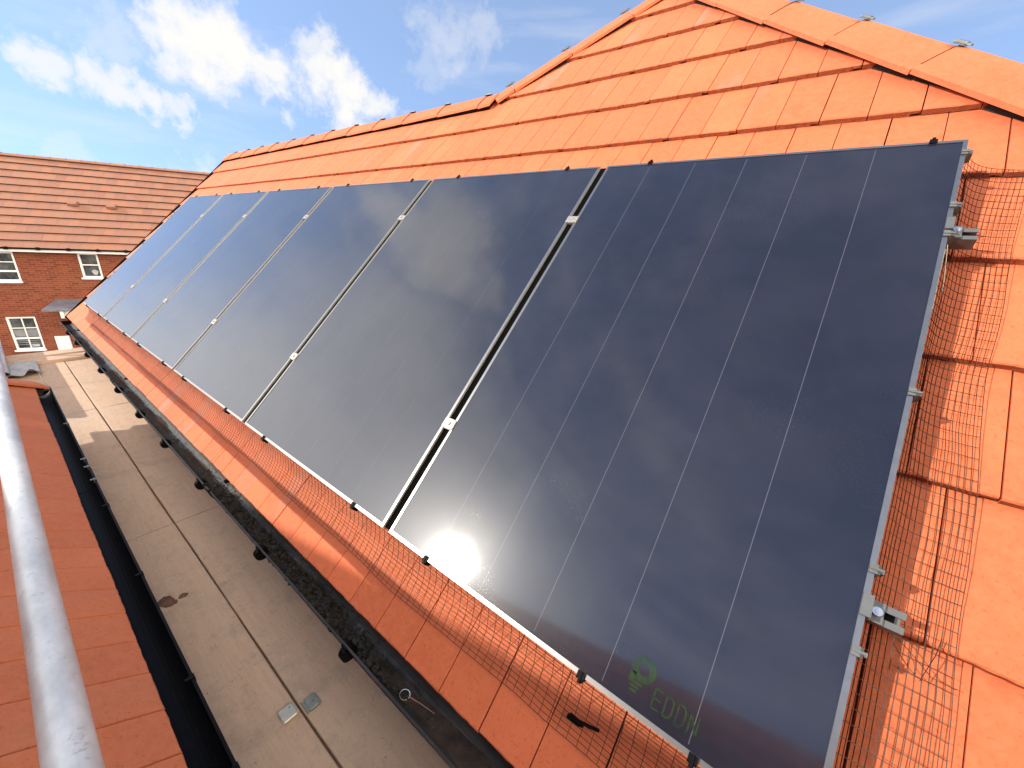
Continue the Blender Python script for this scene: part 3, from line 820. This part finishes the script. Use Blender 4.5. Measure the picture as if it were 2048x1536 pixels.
# clip between boards
cl = thing('board_clip', 'pale zinc clip of two plates bridging the gap between the two nearest boards', 'clip', (-1.36, -.275, ZB))
m = MB(); m.cbox((-1.400, -.338, ZB+.009), (-1.345, -.286, ZB+.0125), .004); m.box((-1.398, -.2865, ZB-.02), (-1.347, -.2835, ZB+.0124)); m.build('plate', M['brass'], cl)
m = MB(); m.cbox((-1.375, -.262, ZB+.007), (-1.318, -.212, ZB+.0105), .008); m.box((-1.373, -.2665, ZB-.02), (-1.32, -.2630, ZB+.009)); m.build('plate', M['zinc_dull'], cl)
m = MB(); m.tube([(-1.350, -.236, ZB+.0105), (-1.350, -.236, ZB+.016)], .007, 8); m.tube([(-1.385, -.300, ZB+.0124), (-1.385, -.300, ZB+.0132)], .004, 8); m.build('rivet', M['zinc_dull'], cl)
# mud smear
m = MB(); rnd = random.Random(5)
for (cx, cy, r, fx) in ((-2.275, -.455, .030, 1.2), (-2.245, -.44, .02, 1.), (-2.255, -.395, .018, 1.)):
    n = 22; vs = [(cx, cy, ZB+.005)]
    for ringi, k, z in ((0, .6, .006), (1, 1., .0025)):
        for i in range(n):
            a = 2*math.pi*i/n; rr = r*k*(1+.35*noise.noise(Vector((math.cos(a)*2, math.sin(a)*2, cx*9+cy*31))))
            vs.append((cx+rr*math.cos(a)*fx, cy+rr*math.sin(a), ZB+z+rnd.uniform(-.001, .001)))
    fs = [(0, 1+i, 1+(i+1) % n) for i in range(n)] + [(1+i, 1+n+i, 1+n+(i+1) % n, 1+(i+1) % n) for i in range(n)]
    m.add(vs, fs)
tag(m.build('mud_smear', M['mud']), 'smear of dried brown mud trodden onto the middle board', 'mud')
# chips and crumbs
m = MB(); rnd = random.Random(21)
for i in range(150):
    x = rnd.uniform(-5, -.95); y = rnd.uniform(-.48, -.06)
    if abs(y+.275) < .012: continue
    lump(m, (x, y, ZB+.001), rnd.uniform(.001, .0032), rnd, 5)
tag(m.build('mortar_crumbs', M['mud']), 'scattered crumbs of mortar and grit on the walkway boards', 'crumbs', kind='stuff')
# grey sheets at the far left
m = MB(); nx, ny = 26, 16; x0, x1, y0, y1 = -7.42, -6.85, -.90, -.50
vs = []
for i in range(nx+1):
    for j in range(ny+1):
        x = x0+(x1-x0)*i/nx; y = y0+(y1-y0)*j/ny
        h = .03+.06*noise.noise(Vector((x*7, y*8, 2)))+.02*noise.noise(Vector((x*22, y*22, 7)))
        ex = .05*noise.noise(Vector((y*9, 0, 3))) if i in (0, nx) else 0
        vs.append((x+ex, y, ZB+.012+max(.0, h)))
m.add(vs, [(i*(ny+1)+j, (i+1)*(ny+1)+j, (i+1)*(ny+1)+j+1, i*(ny+1)+j+1) for i in range(nx) for j in range(ny)])
tag(m.build('crumpled_sheet', M['cloth'], smooth=True), 'crumpled pale grey sheet heaped at the far left end of the boards', 'sheet')

# ================================================================== LEFT NEIGHBOUR ROOF
LBETA = R_(36.2); cb, sb = math.cos(LBETA), math.sin(LBETA)
LY, LZ = -.592, -.318
def FLt(u, v, n):       # u = -X
    return Vector((-u, LY - v*cb + (n+.118)*sb, LZ + v*sb + (n+.118)*cb))
lh = thing('neighbour_house', 'low house at left with shaded dull orange roof and black gutter', 'house', (0, -3, -4.7))
mb = MB(); tiles(mb, FLt, 0, range(0, 9), .345, 1.18, -3.0, 4.93, seed=31, half=.0, w=.152, vmax=2.9, gmin=.0032)
# far hip: from eave corner rising toward +X
hd = Vector((1*cb, -cb, sb)).normalized()          # 45 deg plan hip
nL = Vector((0, sb, cb)); hno = hd.cross(nL).normalized()
if hno.x > 0: hno = -hno
HC = FLt(4.93, 0, -.135)
tile_obj(mb, 'roof_slope', [M['tile_left'], M['edge']], lh, [(HC, hno)])
mb = MB()
k1 = [FLt(4.9, 0, -.17), FLt(-3, 0, -.17), FLt(-3, 2.9, -.17), FLt(4.9-2.9*cb/1.0, 2.9, -.17)]
quad(mb, k1[0], k1[1], k1[2], k1[3], .03); mb.build('roof_deck', M['deck'], lh)
nH = Vector((-sb, 0, cb))
ridge_run(HC + hd*.0, HC + hd*3.4, nL, nH, .45, lh, start=.45, mat=M['tile_left'], clips=False, hA=.03, clipside=1, seed=9)
mb = MB()
qa = FLt(4.93, 0, -.14); qd = HC + hd*3.4
mb.add([qa, qa+Vector((0, -6, 0)), qd+Vector((0,-1.5,0)), qd], [(0,1,2,3)]); mb.build('back_slope', M['tile_left'], lh)
mb = MB(); mb.box((-4.75, -4.6, -4.7), (3.0, -.80, -.46)); mb.build('wall', M['brick'], lh)
LGY, LGZ, LGR = -.571, -.372, .054
gutter(lh, -4.97, 3.0, LGY, LGZ, LGR, M['black_plastic'])
MB().prism([(-LGR*math.cos(math.pi*i/12), -LGR*math.sin(math.pi*i/12)) for i in range(13)], Vector((-4.976, LGY, LGZ)), Vector((-4.971, LGY, LGZ)), Vector((0,1,0)), Vector((0,0,1))).build('gutter_stop_end', M['black_plastic'], lh)
MB().box((-4.92, -.66, -.55), (3.0, -.625, -.36)).build('fascia', M['black_plastic'], lh)
for x in (-3.975, -3.304, -3.184, -2.997, -2.673, -2.033, -1.427, -1.085):
    m = MB(); m.box((x-.009, LGY+LGR-.006, LGZ-.016), (x+.009, LGY+LGR+.006, LGZ+.007)); m.box((x-.004, LGY+LGR-.018, LGZ+.0045), (x+.006, LGY+LGR-.004, LGZ+.0075))
    m.build('gutter_clip', M['clip_grey'] if x < -3.1 or x in (-2.997,) else M['black_plastic'], lh)
m = MB(); pro = [(-(LGR+.006)*math.cos(math.pi*i/12), -(LGR+.006)*math.sin(math.pi*i/12)) for i in range(13)]+[((LGR-.004)*math.cos(math.pi*i/12), -(LGR-.004)*math.sin(math.pi*i/12)) for i in range(13)]
m.prism(pro, Vector((-3.16, LGY, LGZ)), Vector((-2.99, LGY, LGZ)), Vector((0,1,0)), Vector((0,0,1))); m.build('gutter_union', M['black_plastic'], lh)
m = MB(); m.prism(pro, Vector((-4.93, LGY, LGZ)), Vector((-4.85, LGY, LGZ)), Vector((0,1,0)), Vector((0,0,1)))
m.box((-4.93, LGY-.03, LGZ+.004), (-4.86, LGY+.05, LGZ+.03)); m.build('gutter_bracket', M['clip_grey'], lh)

# unseen house added behind the neighbour: off to the left, its ridge shades the foot of the roof
K = Vector((-3.87, -3.44, 2.27)); u = Vector((1.11, .243, 0)).normalized(); vperp = Vector((u.y, -u.x, 0))
bh = thing('shade_house', 'added taller tiled house shading the roof foot, outside the left picture edge', 'house', (K.x+4, K.y-3, -4.7), (0, 0, math.atan2(u.y, u.x)))
mb = MB()
L0, L1 = -.9, 9.
def BH(a, b, z): return K + u*a + vperp*b + Vector((0, 0, z))
quad(mb, BH(L0, -.0, 0), BH(L1, 0, 0), BH(L1, -1.2, -1.1), BH(L0, -1.2, -1.1), .08)
quad(mb, BH(L1, 0, 0), BH(L0, 0, 0), BH(L0, 4.5, -3.3), BH(L1, 4.5, -3.3), .08)
mb.build('roof_slope', M['tile_left'], bh)
mb = MB(); mb.add([BH(L0+.2, -.9, -7), BH(L1-.2, -.9, -7), BH(L1-.2, 4.2, -7), BH(L0+.2, 4.2, -7), BH(L0+.2, -.9, -1.0), BH(L1-.2, -.9, -1.0), BH(L1-.2, 4.2, -3.2), BH(L0+.2, 4.2, -3.2), BH(L0+.2, 0, -.12), BH(L1-.2, 0, -.12)],
       [(0,1,5,4),(1,2,6,9,5),(2,3,7,6),(3,0,4,8,7),(4,5,9,8),(8,9,6,7)]); mb.build('wall', M['brick'], bh)

# ================================================================== FAR BRICK HOUSE
D = Vector((.449, .893, 0)).normalized(); Nf = Vector((-D.y, D.x, 0))
FO = CAM + Nf*21.0
fh = thing('brick_house', 'red brick house with brown tiled roof and white windows at the far end', 'house', tuple(FO), (0, 0, math.atan2(D.y, D.x)))
def loc_build(m, name, mat, parent, smooth=False): return m.build(name, mat, parent, smooth, local=True)
GZR = -5.61     # ground relative to local origin
A0, A1 = -11.7, 1.0
DEPTH = 6.5
wins = [(-10.94, -9.74, -2.24, -1.19, 2, 'upper'), (-8.06, -7.48, -2.09, -1.17, 1, 'small'), (-10.52, -9.73, -4.76, -3.49, 2, 'lower')]
# wall with openings: build by cells on a grid
xs = sorted({A0, A1} | {w[0] for w in wins} | {w[1] for w in wins}); zs = sorted({GZR, -1.0} | {w[2] for w in wins} | {w[3] for w in wins})
m = MB()
for i in range(len(xs)-1):
    for j in range(len(zs)-1):
        cxm = (xs[i]+xs[i+1])/2; czm = (zs[j]+zs[j+1])/2
        if any(w[0] < cxm < w[1] and w[2] < czm < w[3] for w in wins): continue
        m.add([(xs[i], 0, zs[j]), (xs[i+1], 0, zs[j]), (xs[i+1], 0, zs[j+1]), (xs[i], 0, zs[j+1])], [(0,1,2,3)])
for x0, x1, z0, z1, _, _ in wins:
    m.add([(x0,0,z0),(x1,0,z0),(x1,0,z1),(x0,0,z1),(x0,.1,z0),(x1,.1,z0),(x1,.1,z1),(x0,.1,z1)], [(0,1,5,4),(1,2,6,5),(2,3,7,6),(3,0,4,7)])
m.add([(A0,0,GZR),(A0,DEPTH,GZR),(A0,DEPTH,-1),(A0,0,-1),(A1,0,GZR),(A1,DEPTH,GZR),(A1,DEPTH,-1),(A1,0,-1)], [(0,3,2,1),(4,5,6,7),(1,2,6,5)])
m.add([(A0+.02,.12,-1),(A0+.02,DEPTH,-1),(A0+.02,DEPTH/2,2.0),(A1-.02,.12,-1),(A1-.02,DEPTH,-1),(A1-.02,DEPTH/2,2.0)], [(0,2,1),(3,4,5)])
loc_build(m, 'wall', M['brick'], fh)
# header and sill courses
for wi, (x0, x1, z0, z1, npn, kind) in enumerate(wins):
    fr = MB(); y = .06; t = .062
    fr.box((x0, y-.035, z0), (x0+t, y+.03, z1)); fr.box((x1-t, y-.035, z0), (x1, y+.03, z1))
    fr.box((x0+t, y-.035, z1-t), (x1-t, y+.03, z1)); fr.box((x0+t, y-.035, z0), (x1-t, y+.03, z0+t+.02))
    fr.box((x0-.03, -.06, z0-.03), (x1+.03, y-.036, z0+.03))
    win = loc_build(fr, 'window', M['upvc'], fh)
    W_ = x1-x0; H_ = z1-z0
    b = MB()
    if kind != 'small':
        tr = z0+H_*.36
        b.box((x0+t, y-.028, tr-.03), (x1-t, y+.02, tr+.03))
        xm = (x0+x1)/2
        b.box((xm-.014, y-.02, tr+.03), (xm+.014, y+.015, z1-t)); b.box((xm-.014, y-.02, z0+t+.02), (xm+.014, y+.015, tr-.03))
        zm = (tr+z1-t)/2+.01
        b.box((x0+t, y-.019, zm-.014), (xm-.0145, y+.0145, zm+.014)); b.box((xm+.0145, y-.019, zm-.014), (x1-t, y+.0145, zm+.014))
    else:
        zm = (z0+z1)/2+.03; b.box((x0+t, y-.02, zm-.018), (x1-t, y+.015, zm+.018))
    loc_build(b, 'glazing_bar', M['upvc'], win)
    g = MB(); g.box((x0+t, y+.016, z0+t), (x1-t, y+.024, z1-t)); loc_build(g, 'pane', M['wglass'], win)
    if kind == 'lower':
        s = MB()
        for k in range(8):
            zz = z0+H_*.42+k*.032
            s.box((x0+t+.02, y-.0005+.0135, zz), (x1-t-.02, y+.0155, zz+.012))
        for k in range(3):
            zz = z0+H_*.16+k*.075
            s.box((x0+t+.02, y+.013, zz), (x1-t-.02, y+.0155, zz+.01))
        s.box((x1-.36, y+.0128, z0+.12), (x1-.16, y+.0152, z0+.22))
        loc_build(s, 'blind', M['blind'], win)
    elif kind == 'small':
        s = MB(); cx = x0+W_*.62; vs = [(cx, y+.0152, z0+.22)]
        for k in range(14):
            a = 2*math.pi*k/14; vs.append((cx+.09*math.cos(a)*(1+.2*math.sin(3*a)), y+.0152, z0+.22+.10*math.sin(a)))
        s.add(vs, [(0, 1+k, 1+(k+1) % 14) for k in range(14)]); loc_build(s, 'ornament', M['curtain'], win)
    sc_ = MB(); sc_.box((x0-.11, -.012, z1+.001), (x1+.11, .05, z1+.11)) if kind == 'lower' else sc_.box((x0-.05, -.014, z0-.105), (x1+.05, .0, z0-.032))
    loc_build(sc_, 'brick_course', M['brick'], fh)
# fascia, soffit, gutter
loc_build(MB().box((A0-.1, -.05, -1.16), (A1, -.02, -.98)), 'fascia', M['upvc'], fh)
loc_build(MB().box((A0-.1, -.28, -1.155), (A1, -.051, -1.135)), 'soffit', M['upvc'], fh)
loc_build(MB().box((A0-.1, -.30, -1.17), (A1, -.281, -1.03)), 'eaves_board', M['upvc'], fh)
mg = MB(); mg.prism([(-.06*math.cos(math.pi*i/10), -.06*math.sin(math.pi*i/10)) for i in range(11)], Vector((A0-.1, -.37, -1.02)), Vector((A1, -.37, -1.02)), Vector((0,1,0)), Vector((0,0,1))); loc_build(mg, 'gutter', M['black_plastic'], fh)
for k in range(15):
    x = A0+.4+k*.8; bm_ = MB(); bm_.box((x-.03, -.44, -1.10), (x+.03, -.302, -1.0)); loc_build(bm_, 'gutter_bracket', M['black_plastic'], fh)
# roof
FY, FZ = -.35, -1.045; s45 = math.sqrt(.5)
def FFar(u_, v, n): return Vector((u_, FY + v*s45 - (n+.118)*s45, FZ + v*s45 + (n+.118)*s45))
mb = MB(); tiles(mb, FFar, 0, range(0, 12), .382, 0, A0-.1, A1, w=.30, half=.15, th=.055, lap=.055, seed=77, vmax=4.62, rough=False)
me_o = MB(); me_o.v = mb.v; me_o.f = mb.f; me_o.mi = mb.mi
loc_build(me_o, 'roof_slope', [M['fartile'], M['deck']], fh)
mb = MB(); rz = FFar(0, 4.62, -.118)
mb.add([(A0-.1, rz.y, rz.z), (A1, rz.y, rz.z), (A1, rz.y+3.3, rz.z-3.3), (A0-.1, rz.y+3.3, rz.z-3.3)], [(0,1,2,3)]); loc_build(mb, 'back_slope', M['fartile'], fh)
mb = MB()
x = A0-.1
while x < A1:
    b0 = x; b1 = min(A1, x+.445)
    for sgn in (0,):
        pr = [(-.12, -.075), (-.06, -.015), (0, .01), (.06, -.015), (.12, -.075), (.11, -.09), (0, -.01), (-.11, -.09)]
        mb.prism(pr, Vector((b0, rz.y, rz.z+.02)), Vector((b1, rz.y, rz.z+.02)), Vector((0,1,0)), Vector((0,0,1)))
    mb.box((b1-.012, rz.y-.02, rz.z+.025), (b1+.012, rz.y+.02, rz.z+.045))
    x += .45
loc_build(mb, 'ridge_tiles', M['fartile'], fh)
for xv, vv in ((-8.2, 2.13), (-7.08, 2.10)):
    v_ = MB()
    def FV(a, b, c): return FFar(xv+a, vv+b, -.118+c)
    v_.add([FV(-.15, 0, .0), FV(.15, 0, .0), FV(.15, .22, .0), FV(-.15, .22, .0), FV(-.13, .01, .11), FV(.13, .01, .11), FV(.13, .20, .075), FV(-.13, .20, .075)],
           [(4,5,6,7),(1,2,6,5),(2,3,7,6),(3,0,4,7),(0,4,5,1)])
    loc_build(v_, 'vent_tile', M['fartile'], fh)
# door canopy + meter box
cn = MB(); cn.add([(-9.16, -.75, -3.14), (-7.2, -.75, -3.14), (-7.2, -.002, -2.86), (-9.0, -.002, -2.86), (-9.16, -.75, -3.20), (-7.2, -.75, -3.20), (-7.2, -.002, -3.20), (-9.0, -.002, -3.20)], [(0,1,2,3),(7,6,5,4),(0,4,5,1),(1,5,6,2),(2,6,7,3),(3,7,4,0)])
cpy = loc_build(cn, 'door_canopy', M['lead'], fh)
cw = MB(); cw.box((-8.72, -.70, -3.46), (-8.62, -.60, -3.205)); cw.box((-8.72, -.60, -3.40), (-7.3, -.02, -3.205)); loc_build(cw, 'canopy_soffit', M['render_white'], cpy)
mx = MB(); mx.cbox((-9.36, -.06, -5.0), (-8.95, -.001, -4.25), .004); loc_build(mx, 'meter_box', M['render_white'], fh)
dr = MB(); dr.box((-8.4, -.03, -5.61), (-7.45, -.002, -3.5)); loc_build(dr, 'door', M['upvc'], fh)

# ================================================================== GROUND
m = MB(); m.add([(-250, -250, -4.70), (250, -250, -4.70), (250, 250, -4.70), (-250, 250, -4.70)], [(0,1,2,3)])
tag(m.build('ground', M['ground']), kind='structure')
m = MB(); m.add([(-24, -6, -4.696), (-8.5, -6, -4.696), (-8.5, 12, -4.696), (-24, 12, -4.696)], [(0,1,2,3)])
tag(m.build('path', M['path']), kind='structure')
# shrub by the far house
sp = FO + D*(-10.9) - Nf*1.6; sp.z = -4.7
sh = thing('shrub', 'dull green shrub in front of the brick house by its lower window', 'shrub', tuple(sp))
rnd = random.Random(4); m = MB()
for i in range(1500):
    a = rnd.uniform(0, 6.283); b = math.acos(rnd.uniform(-.2, 1)); r = rnd.uniform(.55, 1.)**.5
    r *= 1+.25*noise.noise(Vector((math.cos(a)*2, math.sin(a)*2, b*2)))
    c = sp + Vector((math.cos(a)*math.sin(b)*.7*r, math.sin(a)*math.sin(b)*.7*r, .15+math.cos(b)*1.1*r))
    t = Vector((rnd.uniform(-1,1), rnd.uniform(-1,1), rnd.uniform(-1,1))).normalized(); q = t.orthogonal().normalized()
    s_ = rnd.uniform(.025, .05)
    m.add([c-t*s_, c+q*s_*.5, c+t*s_, c-q*s_*.5], [(0,1,2,3)])
m.build('foliage', M['leaf'], sh)
m = MB()
for i in range(5):
    a = i*1.3; m.tube([sp, sp+Vector((math.cos(a)*.15, math.sin(a)*.15, .5)), sp+Vector((math.cos(a)*.4, math.sin(a)*.4, .9))], [.03, .02, .01], 6)
m.build('stem', M['bark'], sh)

# ================================================================== SKY, SUN, CAMERA
SUN = Vector((-.532, -.684, .4996)).normalized()
w = bpy.data.worlds.new('World'); sc.world = w; w.use_nodes = True
nt = w.node_tree; N = nt.nodes; Lk = nt.links
bg = N['Background']
sky = N.new('ShaderNodeTexSky'); sky.sky_type = 'NISHITA'; sky.sun_disc = False
sky.sun_elevation = math.asin(SUN.z); sky.sun_rotation = math.atan2(SUN.x, SUN.y)
sky.air_density = .9; sky.dust_density = .15; sky.ozone_density = 2.0
tc = N.new('ShaderNodeTexCoord')
def wm(op, a, b=None):
    n = N.new('ShaderNodeMath'); n.operation = op
    for i, v in enumerate((a, b)):
        if v is None: continue
        if isinstance(v, (int, float)): n.inputs[i].default_value = v
        else: Lk.new(v, n.inputs[i])
    return n.outputs[0]
def vm(op, a, b=None, out=0):
    n = N.new('ShaderNodeVectorMath'); n.operation = op
    for i, v in enumerate((a, b)):
        if v is None: continue
        if isinstance(v, tuple): n.inputs[i].default_value = v
        else: Lk.new(v, n.inputs[i])
    return n.outputs[out]
dirv = tc.outputs['Generated']
nz = N.new('ShaderNodeTexNoise'); nz.inputs['Scale'].default_value = 9; nz.inputs['Detail'].default_value = 7; nz.inputs['Roughness'].default_value = .58
Lk.new(dirv, nz.inputs['Vector'])
offs = vm('SCALE', vm('SUBTRACT', nz.outputs['Color'], (.5, .5, .5))); offs.node.inputs[3].default_value = .17
nz3 = N.new('ShaderNodeTexNoise'); nz3.inputs['Scale'].default_value = 26; nz3.inputs['Detail'].default_value = 6; nz3.inputs['Roughness'].default_value = .62
Lk.new(dirv, nz3.inputs['Vector'])
offs3 = vm('SCALE', vm('SUBTRACT', nz3.outputs['Color'], (.5, .5, .5))); offs3.node.inputs[3].default_value = .085
dd = vm('ADD', vm('ADD', dirv, offs), offs3)
blobs = [((-.913,.297,.285), .085, 1.), ((-.905,.335,.27), .075, 1.), ((-.886,.385,.25), .06, .95), ((-.925,.255,.28), .05, .8),
 ((-.837,.45,.305), .055, .75), ((-.845,.470,.262), .065, .95), ((-.823,.51,.245), .07, 1.), ((-.803,.543,.235), .06, .9),
 ((-.962,.192,.200), .05, .85), ((-.952,.235,.190), .045, .85), ((-.945,.275,.185), .035, .7), ((-.972,.12,.205), .045, .8),
 ((-.944,.188,.265), .05, .4), ((-.696,.63,.343), .07, .45), ((-.64,.68,.36), .06, .4), ((-.72,.61,.30), .05, .3),
 ((-.985,.13,.075), .06, .35), ((-.955,.28,.065), .07, .6), ((-.93,.36,.085), .035, .6),
 ((-.73,-.02,.68), .16, .9), ((-.80,.03,.60), .10, .8), ((-.66,-.12,.74), .08, .6),
 ((-.88,-.40,.25), .40, .85), ((-.72,-.58,.42), .45, .75), ((-.35,-.8,.45), .35, .35), ((-.93,-.33,.10), .30, .8), ((-.80,-.30,.50), .36, .7)]
acc = None
for c, r, k in blobs:
    c = Vector(c).normalized()
    d = vm('DISTANCE', dd, tuple(c), out=1)
    mr = N.new('ShaderNodeMapRange'); mr.interpolation_type = 'SMOOTHERSTEP'; mr.inputs['From Min'].default_value = r*1.22; mr.inputs['From Max'].default_value = r*.22
    mr.inputs['To Min'].default_value = 0; mr.inputs['To Max'].default_value = k
    Lk.new(d, mr.inputs['Value'])
    acc = mr.outputs[0] if acc is None else wm('MAXIMUM', acc, mr.outputs[0])
# thin high streaks
mp = N.new('ShaderNodeMapping'); mp.inputs['Scale'].default_value = (1.2, 1.6, 9); mp.inputs['Rotation'].default_value = (R_(8), R_(-6), 0); Lk.new(dirv, mp.inputs[0])
nz2 = N.new('ShaderNodeTexNoise'); nz2.inputs['Scale'].default_value = 2.6; nz2.inputs['Detail'].default_value = 6; nz2.inputs['Roughness'].default_value = .55; Lk.new(mp.outputs[0], nz2.inputs['Vector'])
mr = N.new('ShaderNodeMapRange'); mr.inputs['From Min'].default_value = .48; mr.inputs['From Max'].default_value = .78; mr.inputs['To Max'].default_value = .38; mr.inputs['To Min'].default_value = .10; Lk.new(nz2.outputs['Fac'], mr.inputs['Value'])
acc = wm('MAXIMUM', acc, mr.outputs[0])
# lift the sampled direction a little so the horizon glow stays below the roofs
sv = vm('NORMALIZE', vm('ADD', dirv, (0., 0., .34))); Lk.new(sv, sky.inputs['Vector'])
mx = N.new('ShaderNodeMix'); mx.data_type = 'RGBA'; Lk.new(acc, mx.inputs[0]); Lk.new(sky.outputs[0], mx.inputs[6])
# cloud brightness: whiter, brighter toward the sun
sd = vm('DOT_PRODUCT', dirv, tuple(SUN), out=1)
mrs = N.new('ShaderNodeMapRange'); mrs.inputs['From Min'].default_value = .62; mrs.inputs['From Max'].default_value = 1.0; mrs.inputs['To Min'].default_value = 3.0; mrs.inputs['To Max'].default_value = 9.
Lk.new(sd, mrs.inputs['Value'])
cc = vm('SCALE', (1., .98, .95)); cc.node.inputs[0].default_value = (1., .985, .955); Lk.new(mrs.outputs[0], cc.node.inputs[3])
Lk.new(cc, mx.inputs[7])
# unseen warm glow added to the sky behind the viewer, brightening shaded areas
fill_glow = None
for c, r, k in (((.86, -.42, .40), .56, 1.), ((.95, .15, .35), .6, 1.), ((.80, -.10, .75), .45, 1.), ((.50, -.86, .08), .4, .9)):
    d = vm('DISTANCE', dd, tuple(Vector(c).normalized()), out=1)
    mr = N.new('ShaderNodeMapRange'); mr.interpolation_type = 'SMOOTHSTEP'; mr.inputs['From Min'].default_value = r; mr.inputs['From Max'].default_value = r*.5
    mr.inputs['To Min'].default_value = 0; mr.inputs['To Max'].default_value = k; Lk.new(d, mr.inputs['Value'])
    fill_glow = mr.outputs[0] if fill_glow is None else wm('MAXIMUM', fill_glow, mr.outputs[0])
mb2 = N.new('ShaderNodeMix'); mb2.data_type = 'RGBA'; Lk.new(fill_glow, mb2.inputs[0]); Lk.new(mx.outputs[2], mb2.inputs[6]); mb2.inputs[7].default_value = (18.5, 15.6, 12.0, 1)
Lk.new(mb2.outputs[2], bg.inputs['Color']); bg.inputs['Strength'].default_value = .14

sl = bpy.data.lights.new('sun', 'SUN'); sl.energy = 2.0; sl.angle = R_(.55); sl.color = (1., .93, .82)
so = bpy.data.objects.new('sun', sl); col.objects.link(so); so.rotation_euler = SUN.to_track_quat('Z', 'Y').to_euler(); so.location = (0, 0, 10)

cam = bpy.data.cameras.new('camera'); co = bpy.data.objects.new('camera', cam); col.objects.link(co)
cam.sensor_width = 36; cam.lens = 804.144/2048*36; cam.clip_start = .02; cam.clip_end = 2000
r0 = Vector((.781767, .621578, .049819)); r1 = Vector((.243573, -.230844, -.94201)); r2 = Vector((-.574032, .748567, -.331866))
m4 = Matrix(((r0.x, -r1.x, -r2.x, CAM.x), (r0.y, -r1.y, -r2.y, CAM.y), (r0.z, -r1.z, -r2.z, CAM.z), (0, 0, 0, 1)))
co.matrix_world = m4
sc.camera = co
sc.view_settings.view_transform = 'Standard'; sc.view_settings.look = 'None'; sc.view_settings.gamma = 1; sc.view_settings.exposure = 1.27
sc.cycles.use_denoising = True; sc.cycles.max_bounces = 8
